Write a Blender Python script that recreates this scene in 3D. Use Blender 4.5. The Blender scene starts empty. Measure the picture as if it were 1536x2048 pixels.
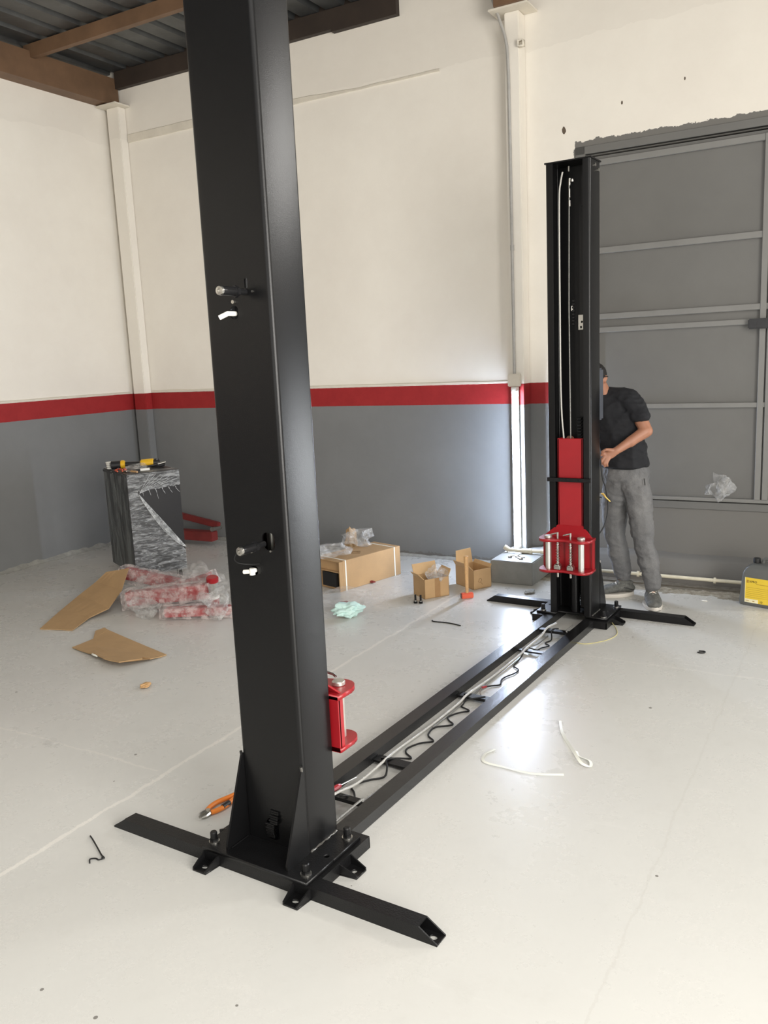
import bpy, bmesh, math, random
from mathutils import Matrix, Vector, noise
random.seed(7)
S = bpy.context.scene
COL = S.collection
PI = math.pi

# ------------------------------------------------------------------ camera
cam_d = bpy.data.cameras.new('camera'); cam = bpy.data.objects.new('camera', cam_d); COL.objects.link(cam)
S.camera = cam
F_PX, PITCH, ROLL, YAW = 1701.5, .17938, -.04625, .56923
CAM = Vector((1.8698, -2.0119, 1.7568))
cam_d.sensor_fit = 'VERTICAL'; cam_d.sensor_height = 24.0
cam_d.lens = F_PX / 2048 * 24.0
cam_d.clip_start = .05
_f = Vector((-math.sin(YAW)*math.cos(PITCH), math.cos(YAW)*math.cos(PITCH), -math.sin(PITCH)))
_r = Vector((math.cos(YAW), math.sin(YAW), 0)); _u = _r.cross(_f)
_r2 = _r*math.cos(ROLL) + _u*math.sin(ROLL); _u2 = -_r*math.sin(ROLL) + _u*math.cos(ROLL)
cam.matrix_world = Matrix((( _r2.x, _u2.x, -_f.x, CAM.x), (_r2.y, _u2.y, -_f.y, CAM.y), (_r2.z, _u2.z, -_f.z, CAM.z), (0, 0, 0, 1)))

# ------------------------------------------------------------------ world, lights, exposure
RY = .03902                                   # the room is turned a little against the lift
ROOM = Matrix.Rotation(RY, 4, 'Z')
DB, LW = 4.4424, 4.9792                       # back wall and left wall distance in room frame
S.view_settings.view_transform = 'Standard'; S.view_settings.look = 'None'
S.view_settings.gamma = 1.0; S.view_settings.use_curve_mapping = False
S.view_settings.exposure = 0.0
w = bpy.data.worlds.new('world'); S.world = w; w.use_nodes = True
w.node_tree.nodes['Background'].inputs[0].default_value = (1, .98, .94, 1)
w.node_tree.nodes['Background'].inputs[1].default_value = 1.2

def area(name, loc, rot, sx, sy, power, col):
    l = bpy.data.lights.new(name, 'AREA'); l.shape = 'RECTANGLE'; l.size = sx; l.size_y = sy
    l.energy = power; l.color = col
    o = bpy.data.objects.new(name, l); COL.objects.link(o)
    o.matrix_world = ROOM @ Matrix.Translation(loc) @ Matrix.Rotation(rot[2], 4, 'Z') @ Matrix.Rotation(rot[0], 4, 'X')
    return o
area('daylight_gate_front', (.8, -6.9, 1.95), (PI/2, 0, 0), 7.0, 3.7, 70, (1, .97, .92))
area('daylight_gate_side', (5.15, -2.4, 1.8), (PI/2, 0, PI/2), 4.2, 3.3, 580, (1, .965, .91))
area('added_overhead_light', (1.4, -1.6, 4.56), (0, 0, 0), 3.0, 4.0, 140, (1, .975, .93))  # added lamp under the closed roof, brightens the floor; no skylight is built
area('added_high_back_light', (3.75, 4.46, 3.62), (-PI/2, 0, 0), 1.1, .6, 110, (1, .98, .94))  # unseen high opening put in to give the near column its upper highlight
area('added_low_back_light', (3.38, 4.46, .75), (-PI/2, 0, 0), .66, .94, 110, (.93, .97, 1))  # unseen low opening added to strengthen the near column's lower highlight
TUBE_STRENGTH = 140

# ------------------------------------------------------------------ materials
def new_mat(name):
    m = bpy.data.materials.new(name); m.use_nodes = True
    nt = m.node_tree; b = nt.nodes['Principled BSDF']
    return m, nt, b
def N(nt, t, **kw):
    n = nt.nodes.new(t)
    for k, v in kw.items(): setattr(n, k, v)
    return n
def lin(h):
    return tuple(((c/255)/12.92 if c/255 <= .04045 else ((c/255+.055)/1.055)**2.4) for c in h) + (1,)
def noise_node(nt, scale, detail=4, rough=.6, vec=None):
    n = N(nt, 'ShaderNodeTexNoise'); n.inputs['Scale'].default_value = scale
    n.inputs['Detail'].default_value = detail; n.inputs['Roughness'].default_value = rough
    if vec is not None: nt.links.new(vec, n.inputs['Vector'])
    return n
def ramp(nt, fac, stops):
    r = N(nt, 'ShaderNodeValToRGB'); e = r.color_ramp.elements
    while len(e) < len(stops): e.new(.5)
    for i, (p, c) in enumerate(stops):
        e[i].position = p; e[i].color = c if len(c) == 4 else (*c, 1)
    nt.links.new(fac, r.inputs[0]); return r
def math_n(nt, op, a, b=None, c=None):
    n = N(nt, 'ShaderNodeMath', operation=op)
    for i, v in enumerate((a, b, c)):
        if v is None: continue
        if isinstance(v, (int, float)): n.inputs[i].default_value = v
        else: nt.links.new(v, n.inputs[i])
    return n.outputs[0]
def mixc(nt, fac, a, b):
    n = N(nt, 'ShaderNodeMix', data_type='RGBA')
    for s, v in ((n.inputs[0], fac), (n.inputs[6], a), (n.inputs[7], b)):
        if isinstance(v, (int, float)): s.default_value = v
        elif isinstance(v, tuple): s.default_value = v
        else: nt.links.new(v, s)
    return n.outputs[2]
def bump(nt, b, h, strength=.2, dist=.01):
    n = N(nt, 'ShaderNodeBump'); n.inputs['Strength'].default_value = strength; n.inputs['Distance'].default_value = dist
    nt.links.new(h, n.inputs['Height']); nt.links.new(n.outputs[0], b.inputs['Normal'])
def objc(nt): return N(nt, 'ShaderNodeTexCoord').outputs['Object']

def simple(name, rgb, rough=.5, metal=0, var=.12, scale=12, bmp=.0, bscale=60, spec=.5):
    m, nt, b = new_mat(name)
    c = lin(rgb); o = objc(nt); n = noise_node(nt, scale, 4, .6, o)
    d = tuple(x*(1-var) for x in c[:3]) + (1,); l = tuple(min(1, x*(1+var)) for x in c[:3]) + (1,)
    r = ramp(nt, n.outputs[0], [(.3, d), (.7, l)])
    nt.links.new(r.outputs[0], b.inputs['Base Color'])
    b.inputs['Roughness'].default_value = rough; b.inputs['Metallic'].default_value = metal
    b.inputs['Specular IOR Level'].default_value = spec
    if bmp:
        n2 = noise_node(nt, bscale, 3, .6, o); bump(nt, b, n2.outputs[0], bmp, .004)
    return m

# wall paint: grey dado, red band, white above, grey plaster surround of the door
def wall_mat(door=False):
    m, nt, b = new_mat('painted_plaster' + ('_door' if door else ''))
    tc = N(nt, 'ShaderNodeTexCoord'); geo = N(nt, 'ShaderNodeNewGeometry')
    sp = N(nt, 'ShaderNodeSeparateXYZ'); nt.links.new(geo.outputs['Position'], sp.inputs[0])
    so = N(nt, 'ShaderNodeSeparateXYZ'); nt.links.new(tc.outputs['Object'], so.inputs[0])
    n1 = noise_node(nt, 1.3, 6, .65, tc.outputs['Object']); n2 = noise_node(nt, 9, 5, .7, tc.outputs['Object'])
    n3 = noise_node(nt, 30, 3, .6, tc.outputs['Object'])
    white = ramp(nt, n1.outputs[0], [(.3, lin((229, 223, 213))), (.7, lin((237, 232, 222)))]).outputs[0]
    grey = ramp(nt, n1.outputs[0], [(.3, lin((116, 117, 117))), (.75, lin((125, 126, 126)))]).outputs[0]
    red = ramp(nt, n2.outputs[0], [(.3, lin((143, 34, 36))), (.7, lin((156, 41, 42)))]).outputs[0]
    # unpainted dirty patches high on the wall (skim coat)
    sc = N(nt, 'ShaderNodeMapping'); nt.links.new(tc.outputs['Object'], sc.inputs[0]); sc.inputs['Scale'].default_value = (.5, 1, 2.2)
    n4 = noise_node(nt, 1.5, 5, .6, sc.outputs[0])
    hi = math_n(nt, 'MULTIPLY', math_n(nt, 'GREATER_THAN', math_n(nt, 'ADD', sp.outputs[2], math_n(nt, 'MULTIPLY', n1.outputs[0], .25)), 4.1),
                math_n(nt, 'MULTIPLY', n4.outputs[0], .75))
    white = mixc(nt, math_n(nt, 'MULTIPLY', hi, .3), white, lin((190, 182, 172)))
    z = sp.outputs[2]
    wob = math_n(nt, 'MULTIPLY', math_n(nt, 'SUBTRACT', n3.outputs[0], .5), .004)
    zz = math_n(nt, 'ADD', z, wob)
    c = mixc(nt, math_n(nt, 'GREATER_THAN', zz, 1.341), grey, red)
    c = mixc(nt, math_n(nt, 'GREATER_THAN', zz, 1.506), c, white)
    if door:
        wobx = math_n(nt, 'MULTIPLY', math_n(nt, 'SUBTRACT', n2.outputs[0], .5), .09)
        mx = math_n(nt, 'GREATER_THAN', math_n(nt, 'ADD', so.outputs[0], wobx), -.262)
        mz = math_n(nt, 'LESS_THAN', math_n(nt, 'ADD', so.outputs[2], wobx), 3.255)
        c = mixc(nt, math_n(nt, 'MULTIPLY', mx, mz), c, lin((112, 110, 106)))
        # chipped spots
        for (cx, cz, rr) in ((-.337, 3.352, .015), (.09, 3.47, .007), (.52, 3.55, .006)):
            dx = math_n(nt, 'SUBTRACT', so.outputs[0], cx); dz = math_n(nt, 'MULTIPLY', math_n(nt, 'SUBTRACT', so.outputs[2], cz), .55)
            d = math_n(nt, 'SQRT', math_n(nt, 'ADD', math_n(nt, 'MULTIPLY', dx, dx), math_n(nt, 'MULTIPLY', dz, dz)))
            d = math_n(nt, 'ADD', d, math_n(nt, 'MULTIPLY', math_n(nt, 'SUBTRACT', n3.outputs[0], .5), .02 if rr > .01 else 0))
            c = mixc(nt, math_n(nt, 'LESS_THAN', d, rr), c, lin((96, 84, 72)))
        # bare grubby mortar low on the wall right of the door sill
        lowm = math_n(nt, 'MULTIPLY', math_n(nt, 'LESS_THAN', math_n(nt, 'ADD', so.outputs[2], math_n(nt, 'MULTIPLY', n2.outputs[0], .12)), .10), .55)
        c = mixc(nt, lowm, c, lin((98, 92, 84)))
    nt.links.new(c, b.inputs['Base Color'])
    b.inputs['Roughness'].default_value = .62; b.inputs['Specular IOR Level'].default_value = .3
    h = math_n(nt, 'ADD', math_n(nt, 'MULTIPLY', n1.outputs[0], 1.5), math_n(nt, 'MULTIPLY', n2.outputs[0], .35))
    bump(nt, b, h, .16, .02)
    return m
M_wall = wall_mat(); M_wall_d = wall_mat(True)

def floor_mat():
    m, nt, b = new_mat('epoxy_floor'); o = objc(nt)
    so = N(nt, 'ShaderNodeSeparateXYZ'); nt.links.new(o, so.inputs[0])
    n1 = noise_node(nt, .55, 5, .6, o); n2 = noise_node(nt, 3.2, 8, .72, o); n3 = noise_node(nt, 22, 5, .7, o)
    c = ramp(nt, n1.outputs[0], [(.3, lin((196, 195, 190))), (.7, lin((203, 202, 197)))]).outputs[0]
    # scuffs
    st = ramp(nt, n2.outputs[0], [(.56, (0, 0, 0)), (.70, (1, 1, 1))]).outputs[0]
    st2 = math_n(nt, 'MULTIPLY', st, math_n(nt, 'MULTIPLY', n3.outputs[0], .20))
    c = mixc(nt, st2, c, lin((158, 153, 145)))
    mp = N(nt, 'ShaderNodeMapping'); nt.links.new(o, mp.inputs[0]); mp.inputs['Scale'].default_value = (1.4, 7, 1); mp.inputs['Rotation'].default_value = (0, 0, .7)
    n5 = noise_node(nt, 1.6, 7, .7, mp.outputs[0])
    sc = math_n(nt, 'MULTIPLY', ramp(nt, n5.outputs[0], [(.60, (0, 0, 0)), (.72, (1, 1, 1))]).outputs[0], .15)
    c = mixc(nt, sc, c, lin((224, 222, 217)))
    # specks
    v = N(nt, 'ShaderNodeTexVoronoi'); v.inputs['Scale'].default_value = 9; nt.links.new(o, v.inputs['Vector'])
    sep = N(nt, 'ShaderNodeSeparateColor'); nt.links.new(v.outputs['Color'], sep.inputs[0])
    sz = math_n(nt, 'MULTIPLY', math_n(nt, 'POWER', sep.outputs[0], 6), .075)
    spk = math_n(nt, 'LESS_THAN', math_n(nt, 'ADD', v.outputs['Distance'], math_n(nt, 'MULTIPLY', math_n(nt, 'SUBTRACT', n3.outputs[0], .5), .03)), sz)
    c = mixc(nt, math_n(nt, 'MULTIPLY', spk, .75), c, lin((84, 78, 72)))
    # joints: long joint at x = -.85, cross joints
    def joint(axis, pos, wdt, lo, hi, s=.6):
        other = 1 - axis
        a = math_n(nt, 'ADD', so.outputs[axis], math_n(nt, 'MULTIPLY', math_n(nt, 'SUBTRACT', n2.outputs[0], .5), .09))
        d = math_n(nt, 'ABSOLUTE', math_n(nt, 'SUBTRACT', a, pos))
        g = math_n(nt, 'LESS_THAN', math_n(nt, 'ADD', d, math_n(nt, 'MULTIPLY', n3.outputs[0], .012)), wdt)
        g = math_n(nt, 'MULTIPLY', g, math_n(nt, 'GREATER_THAN', so.outputs[other], lo))
        return math_n(nt, 'MULTIPLY', math_n(nt, 'MULTIPLY', g, math_n(nt, 'LESS_THAN', so.outputs[other], hi)), s)
    c = mixc(nt, joint(0, -.85, .016, -3, 4.2), c, lin((228, 224, 216)))
    c = mixc(nt, joint(1, .42, .012, -4, -.9, .4), c, lin((224, 220, 212)))
    c = mixc(nt, joint(1, 2.55, .012, -.8, 3, .35), c, lin((222, 219, 212)))
    c = mixc(nt, joint(0, 1.2, .010, -3, 4, .2), c, lin((176, 172, 165)))
    # bare dirty strip along the wall under the door (room y > 3.95, x > -.45)
    yy = math_n(nt, 'ADD', so.outputs[1], math_n(nt, 'MULTIPLY', math_n(nt, 'SUBTRACT', n2.outputs[0], .5), .35))
    ms = math_n(nt, 'MULTIPLY', math_n(nt, 'GREATER_THAN', yy, 4.02), math_n(nt, 'GREATER_THAN', math_n(nt, 'ADD', so.outputs[0], math_n(nt, 'MULTIPLY', n2.outputs[0], .25)), -.40))
    dirt = ramp(nt, n3.outputs[0], [(.3, lin((110, 101, 86))), (.5, lin((150, 142, 126))), (.72, lin((178, 172, 158)))]).outputs[0]
    c = mixc(nt, ms, c, dirt)
    ms2 = math_n(nt, 'MULTIPLY', math_n(nt, 'GREATER_THAN', yy, 4.16), ms)
    c = mixc(nt, math_n(nt, 'MULTIPLY', ms2, .6), c, lin((74, 66, 54)))
    nt.links.new(c, b.inputs['Base Color'])
    r = ramp(nt, n2.outputs[0], [(.3, (.25,)*3), (.7, (.31,)*3)]).outputs[0]
    r = mixc(nt, ms, r, (.85, .85, .85, 1))
    nt.links.new(r, b.inputs['Roughness']); b.inputs['Specular IOR Level'].default_value = .5
    h = math_n(nt, 'ADD', n2.outputs[0], math_n(nt, 'MULTIPLY', n3.outputs[0], .25))
    bump(nt, b, h, .10, .01)
    return m
M_floor = floor_mat()

M_black = simple('black_powder_coat', (15, 15, 16), .29, 0, .06, 5, .10, 420, .30)
M_blackw = simple('worn_black_paint', (18, 18, 19), .34, 0, .25, 9, .25, 180, .3)
M_rail = simple('scuffed_black_rail', (24, 24, 25), .27, 0, .22, 7, .12, 90, .5)
M_dark = simple('dark_rubber', (17, 17, 18), .6)
M_bolt = simple('blackened_bolt', (26, 26, 27), .35, .5)
M_weld = simple('weld_metal', (120, 118, 114), .35, .8, .3, 60, .4, 120)
M_red = simple('red_enamel', (150, 24, 32), .33, 0, .08, 6, .08, 200)
M_redd = simple('dull_red_enamel', (118, 42, 40), .5, 0, .15, 8)
M_steel = simple('zinc_steel', (190, 188, 182), .3, 1, .12, 30, .1, 80)
M_pin = simple('pin_steel', (205, 203, 196), .38, .85, .06, 20)
M_hose = simple('braided_hose', (196, 194, 188), .4, .45, .1, 200, .5, 500)
M_cable = simple('wire_rope', (150, 149, 145), .4, .7, .4, 260, .6, 400)
M_white = simple('white_plastic', (225, 223, 216), .45, 0, .04)
M_strap = simple('white_strapping', (232, 232, 222), .45, 0, .04)
M_pvc = simple('cream_pipe', (214, 207, 186), .4, 0, .08, 15)
M_brown = simple('brown_primer_beam', (108, 82, 60), .6, 0, .22, 3, .2, 40)
M_darkbeam = simple('dark_brown_beam', (50, 40, 33), .65, 0, .25, 4)
M_roof = simple('galvanised_roof_sheet', (96, 98, 98), .42, .75, .2, 5)
M_door = simple('grey_door_paint', (105, 104, 101), .48, 0, .05, 3, .1, 20)
M_doorf = simple('grey_frame_paint', (124, 123, 120), .45, 0, .05, 5)
M_lock = simple('dark_lock_metal', (52, 52, 54), .4, .4)
M_block = simple('grey_painted_concrete', (126, 126, 122), .6, 0, .12, 8, .3, 30)
M_mortar = simple('pale_mortar', (150, 149, 143), .85, 0, .2, 25, .5, 40)
M_card = simple('cardboard', (172, 140, 100), .8, 0, .07, 7, .08, 160)
M_cardi = simple('cardboard_inside', (190, 158, 116), .82, 0, .07, 9, .08, 160)
M_cardd = simple('cardboard_core', (130, 100, 68), .9, 0, .2, 60, .4, 300)
M_tape = simple('brown_tape', (150, 116, 78), .3, 0, .05)
M_print = simple('faded_print', (124, 98, 68), .8)
M_wood = simple('hammer_wood', (190, 150, 102), .5, 0, .15, 40)
M_mallet = simple('orange_mallet_rubber', (206, 84, 52), .5, 0, .06)
M_yel = simple('yellow_tool_plastic', (226, 178, 34), .42, 0, .05)
M_orange = simple('orange_grip', (232, 132, 48), .45, 0, .05)
M_blkpl = simple('black_tool_plastic', (28, 28, 30), .45)
M_cab = simple('cabinet_black', (20, 19, 21), .4, 0, .05)
M_skin = simple('skin', (158, 110, 86), .5, 0, .07, 14, .12, 120)
M_hair = simple('dark_hair', (22, 18, 16), .7, 0, .3, 90, .6, 220)
M_shirt = simple('black_tshirt', (17, 18, 23), .85, 0, .08, 6, .8, 16)
M_shoe = simple('grey_mesh_shoe', (92, 92, 88), .75, 0, .35, 45, .4, 150)
M_shoed = simple('dark_shoe_trim', (48, 48, 47), .7)
M_sole = simple('pale_sole', (208, 202, 192), .6, 0, .05)
M_aqua = simple('aqua_cloth', (190, 218, 212), .85, 0, .05, 12, .5, 30)
M_jug = simple('grey_jug_plastic', (96, 97, 95), .38, 0, .05)
M_jl = simple('yellow_label', (228, 196, 62), .45, 0, .04)
M_jlw = simple('cream_label', (236, 228, 190), .5)
M_jd = simple('label_ink', (70, 58, 30), .6)
M_gold = simple('brass_connector', (212, 176, 96), .35, .7)
M_caulk = simple('cream_trim', (218, 211, 197), .55, 0, .06, 8, .3, 25)
M_glass_dark = simple('grey_cover', (70, 73, 80), .45)

def jeans_mat():
    m, nt, b = new_mat('grey_denim'); o = objc(nt)
    n = noise_node(nt, 5, 5, .6, o); n2 = noise_node(nt, 260, 2, .5, o); n3 = noise_node(nt, 14, 4, .6, o)
    c = ramp(nt, n.outputs[0], [(.3, lin((70, 70, 72))), (.7, lin((104, 103, 102)))]).outputs[0]
    c = mixc(nt, math_n(nt, 'MULTIPLY', n2.outputs[0], .25), c, lin((170, 170, 170)))
    nt.links.new(c, b.inputs['Base Color']); b.inputs['Roughness'].default_value = .9
    bump(nt, b, n3.outputs[0], .7, .02); return m
M_jean = jeans_mat()

def film(name, tint=(235, 235, 232), amount=.32, scale=14, stretch=(1, 1, 1), bstr=.8, rough=.16, dist=0, rot=0):
    m, nt, b = new_mat(name); out = nt.nodes['Material Output']; o = objc(nt)
    mp = N(nt, 'ShaderNodeMapping'); nt.links.new(o, mp.inputs[0]); mp.inputs['Scale'].default_value = stretch
    n = noise_node(nt, scale, 6, .7, mp.outputs[0])
    b.inputs['Base Color'].default_value = lin(tint); b.inputs['Roughness'].default_value = rough
    b.inputs['Specular IOR Level'].default_value = .8
    bump(nt, b, n.outputs[0], bstr, .02)
    tr = N(nt, 'ShaderNodeBsdfTransparent'); tr.inputs[0].default_value = (.97, .97, .97, 1)
    mx = N(nt, 'ShaderNodeMixShader')
    f = ramp(nt, n.outputs[0], [(.42, (amount*.35,)*3), (.62, (min(1, amount*2.2),)*3)]).outputs[0]
    nt.links.new(f, mx.inputs[0]); n.inputs['Distortion'].default_value = dist; mp.inputs['Rotation'].default_value = (0, rot, 0); nt.links.new(tr.outputs[0], mx.inputs[1]); nt.links.new(b.outputs[0], mx.inputs[2])
    nt.links.new(mx.outputs[0], out.inputs[0]); return m
M_film = film('clear_film', (235, 232, 228), .10, 9)
M_bag = film('clear_bag', (230, 230, 228), .17, 12, (1, 1, 1), .8)
M_wrap = film('stretch_wrap', (220, 222, 222), .25, 5, (1.6, 1.6, 8), 1.0, .22, 1.2, .3)
M_wrap2 = film('stretch_wrap_side', (180, 186, 184), .13, 3, (1.4, 4, 1.2), .4, .35, .8, .6)
M_bubble = film('bubble_film', (236, 222, 218), .23, 14, (1, 1, 1), .7)

def emis(name, col, s):
    m, nt, b = new_mat(name); b.inputs['Base Color'].default_value = (.9, .9, .9, 1)
    b.inputs['Emission Color'].default_value = col; b.inputs['Emission Strength'].default_value = s; return m
M_led = emis('lit_led_tube', (.68, .79, 1, 1), TUBE_STRENGTH)

# ------------------------------------------------------------------ mesh builder
class MB:
    def __init__(s): s.bm = bmesh.new()
    def add(s, verts, faces, M=None):
        vs = [s.bm.verts.new((M @ Vector(v)) if M is not None else Vector(v)) for v in verts]
        out = []
        for f in faces:
            try: out.append(s.bm.faces.new([vs[i] for i in f]))
            except ValueError: pass
        return vs, out
    def box(s, lo, hi, bev=0, M=None, seg=1):
        x0, y0, z0 = lo; x1, y1, z1 = hi
        t = bmesh.new() if bev else s.bm
        v = [t.verts.new(p) for p in ((x0,y0,z0),(x1,y0,z0),(x1,y1,z0),(x0,y1,z0),(x0,y0,z1),(x1,y0,z1),(x1,y1,z1),(x0,y1,z1))]
        for f in ((3,2,1,0),(4,5,6,7),(0,1,5,4),(1,2,6,5),(2,3,7,6),(3,0,4,7)): t.faces.new([v[i] for i in f])
        if bev:
            bmesh.ops.bevel(t, geom=t.edges[:], offset=bev, segments=seg, affect='EDGES')
            s.merge(t, M)
        elif M is not None:
            for q in v: q.co = M @ q.co
        return s
    def merge(s, t, M=None):
        me = bpy.data.meshes.new('tmp'); t.to_mesh(me); t.free(); s.mesh(me, M); 
        return s
    def mesh(s, me, M=None):
        n0 = len(s.bm.verts); s.bm.from_mesh(me)
        if M is not None:
            s.bm.verts.ensure_lookup_table()
            for v in s.bm.verts[n0:]: v.co = M @ v.co
        bpy.data.meshes.remove(me); return s
    def tube(s, path, r, n=10, cap=True, closed=False):
        P = [Vector(p) for p in path]; rr = r if isinstance(r, (list, tuple)) else [r]*len(P)
        up = None; rings = []
        for i, p in enumerate(P):
            a = P[i-1] if i > 0 else (P[-1] if closed else P[i]); c = P[i+1] if i < len(P)-1 else (P[0] if closed else P[i])
            d = (c - a)
            d = d.normalized() if d.length > 1e-9 else Vector((0, 0, 1))
            if up is None:
                up = Vector((0, 0, 1)) if abs(d.z) < .9 else Vector((1, 0, 0))
            u = (up - d*up.dot(d)); u = u.normalized() if u.length > 1e-6 else d.orthogonal().normalized()
            v = d.cross(u); up = u
            rings.append([s.bm.verts.new(p + (u*math.cos(2*PI*k/n) + v*math.sin(2*PI*k/n))*rr[i]) for k in range(n)])
        m = len(rings)
        for i in range(m if closed else m-1):
            A, B = rings[i], rings[(i+1) % m]
            for k in range(n):
                try: s.bm.faces.new((A[k], A[(k+1) % n], B[(k+1) % n], B[k]))
                except ValueError: pass
        if cap and not closed:
            s.bm.faces.new(rings[0][::-1]); s.bm.faces.new(rings[-1])
        return s
    def cyl(s, p0, p1, r, n=20): return s.tube([p0, p1], r, n)
    def prism(s, pts, h0, h1, M=None):   # polygon in XY, extruded in z
        n = len(pts); vs = [(x, y, h0) for x, y in pts] + [(x, y, h1) for x, y in pts]
        f = [tuple(range(n))[::-1], tuple(range(n, 2*n))] + [(i, (i+1) % n, n+(i+1) % n, n+i) for i in range(n)]
        s.add(vs, f, M); return s
    def plate(s, outline, holes, t0, t1, M=None):   # polygon with holes in XY, z t0..t1
        cu = bpy.data.curves.new('c', 'CURVE'); cu.dimensions = '2D'; cu.fill_mode = 'BOTH'; cu.extrude = (t1-t0)/2
        for ring in [outline] + holes:
            sp = cu.splines.new('POLY'); sp.points.add(len(ring)-1); sp.use_cyclic_u = True
            for i, (x, y) in enumerate(ring): sp.points[i].co = (x, y, 0, 1)
        o = bpy.data.objects.new('c', cu); me = bpy.data.meshes.new_from_object(o)
        bpy.data.objects.remove(o); bpy.data.curves.remove(cu)
        T = Matrix.Translation((0, 0, (t0+t1)/2)); s.mesh(me, (M @ T) if M is not None else T); return s
    def lathe(s, prof, M=None, n=24):
        vs = []; fs = []
        for (r, z) in prof:
            for k in range(n): vs.append((r*math.cos(2*PI*k/n), r*math.sin(2*PI*k/n), z))
        for i in range(len(prof)-1):
            for k in range(n): fs.append((i*n+k, i*n+(k+1) % n, (i+1)*n+(k+1) % n, (i+1)*n+k))
        s.add(vs, fs, M); return s
    def build(s, name, mat, parent=None, smooth=False, M=None):
        bmesh.ops.remove_doubles(s.bm, verts=s.bm.verts, dist=1e-5)
        bmesh.ops.recalc_face_normals(s.bm, faces=s.bm.faces)
        if M is not None: bmesh.ops.transform(s.bm, matrix=M, verts=s.bm.verts)
        me = bpy.data.meshes.new(name); s.bm.to_mesh(me); s.bm.free()
        me.materials.append(mat)
        if smooth:
            for p in me.polygons: p.use_smooth = True
            try: me.set_sharp_from_angle(angle=math.radians(38))
            except Exception: pass
        o = bpy.data.objects.new(name, me); COL.objects.link(o)
        if parent is not None: o.parent = parent
        return o
def tag(o, label, cat, group=None, kind=None):
    o['label'] = label; o['category'] = cat
    if group: o['group'] = group
    if kind: o['kind'] = kind
    return o
def thing(name, label, cat, loc=(0, 0, 0), rz=0, group=None, room=False):
    o = bpy.data.objects.new(name, None); COL.objects.link(o); o.empty_display_size = .05
    m = Matrix.Translation(loc) @ Matrix.Rotation(rz, 4, 'Z')
    o.matrix_world = (ROOM @ m) if room else m
    return tag(o, label, cat, group)
def struct(o, room=True):
    o['kind'] = 'structure'
    if room: o.matrix_world = ROOM
    return o
def circ(cx, cy, r, n=20, sx=1, sy=1): return [(cx + r*sx*math.cos(2*PI*k/n), cy + r*sy*math.sin(2*PI*k/n)) for k in range(n)]
def rrect(x0, y0, x1, y1, r, n=5):
    out = []
    for cx, cy, a in ((x1-r, y1-r, 0), (x0+r, y1-r, 90), (x0+r, y0+r, 180), (x1-r, y0+r, 270)):
        for k in range(n+1):
            t = math.radians(a + 90*k/n); out.append((cx+r*math.cos(t), cy+r*math.sin(t)))
    return out
XZ = Matrix(((1, 0, 0, 0), (0, 0, -1, 0), (0, 1, 0, 0), (0, 0, 0, 1)))      # XY polygon -> XZ plane, thickness toward -y
YZ = Matrix(((0, 0, 1, 0), (1, 0, 0, 0), (0, 1, 0, 0), (0, 0, 0, 1)))       # XY polygon -> YZ plane, thickness along x
def smooth_path(pts, k=6):
    P = [Vector(p) for p in pts]; out = []
    for i in range(len(P)-1):
        p0 = P[max(i-1, 0)]; p1 = P[i]; p2 = P[i+1]; p3 = P[min(i+2, len(P)-1)]
        for j in range(k):
            t = j/k
            out.append(.5*((2*p1) + (-p0+p2)*t + (2*p0-5*p1+4*p2-p3)*t*t + (-p0+3*p1-3*p2+p3)*t**3))
    out.append(P[-1]); return out

# ------------------------------------------------------------------ the room
YF, XR, ZC = -7.0, 5.2, 4.66
struct(MB().box((-LW-.2, YF-.2, -.12), (XR+.2, DB+.2, 0)).build('floor', M_floor))
DX0, DX1, DZ0, DZ1 = -.19, 2.32, .60, 3.16
b = MB(); b.plate([(-LW-.2, 0), (XR+.2, 0), (XR+.2, ZC+.06), (-LW-.2, ZC+.06)], [[(DX0, DZ0), (DX1, DZ0), (DX1, DZ1), (DX0, DZ1)], [(3.15, 3.27), (4.35, 3.27), (4.35, 3.97), (3.15, 3.97)], [(3.0, .25), (3.76, .25), (3.76, 1.25), (3.0, 1.25)]], 0, .22, Matrix.Translation((0, DB+.22, 0)) @ XZ)
struct(b.build('wall_back', M_wall_d))
struct(MB().box((-LW-.2, YF-.2, 0), (-LW, DB, ZC+.06)).build('wall_left', M_wall))
b = MB(); b.plate([(YF-.2, 0), (DB, 0), (DB, ZC+.06), (YF-.2, ZC+.06)], [[(-4.6, .02), (-.2, .02), (-.2, 3.55), (-4.6, 3.55)]], XR, XR+.2, YZ)
struct(b.build('wall_right', M_wall))
b = MB(); b.plate([(-LW, 0), (XR, 0), (XR, ZC+.06), (-LW, ZC+.06)], [[(-2.9, .02), (4.5, .02), (4.5, 3.9), (-2.9, 3.9)]], 0, .2, Matrix.Translation((0, YF, 0)) @ XZ)
struct(b.build('wall_front', M_wall))
# curb and dirt under the door
b = MB()
vs = []; fs = []; nn = 60
for i in range(nn+1):
    x = -.52 + i*(XR+.5)/nn
    w0 = .09 + .02*noise.noise(Vector((x*3, 0, 0))); h = .185 + .02*noise.noise(Vector((x*2, 5, 0)))
    vs += [(x, DB-w0-.03, 0), (x, DB-w0, h-.02), (x, DB-w0+.02, h), (x, DB+.01, h+.02)]
for i in range(nn):
    for k in range(3): fs.append((i*4+k, i*4+k+1, i*4+5+k, i*4+4+k))
b.add(vs, fs); struct(b.build('baseboard_back', M_wall_d, smooth=True))
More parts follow.
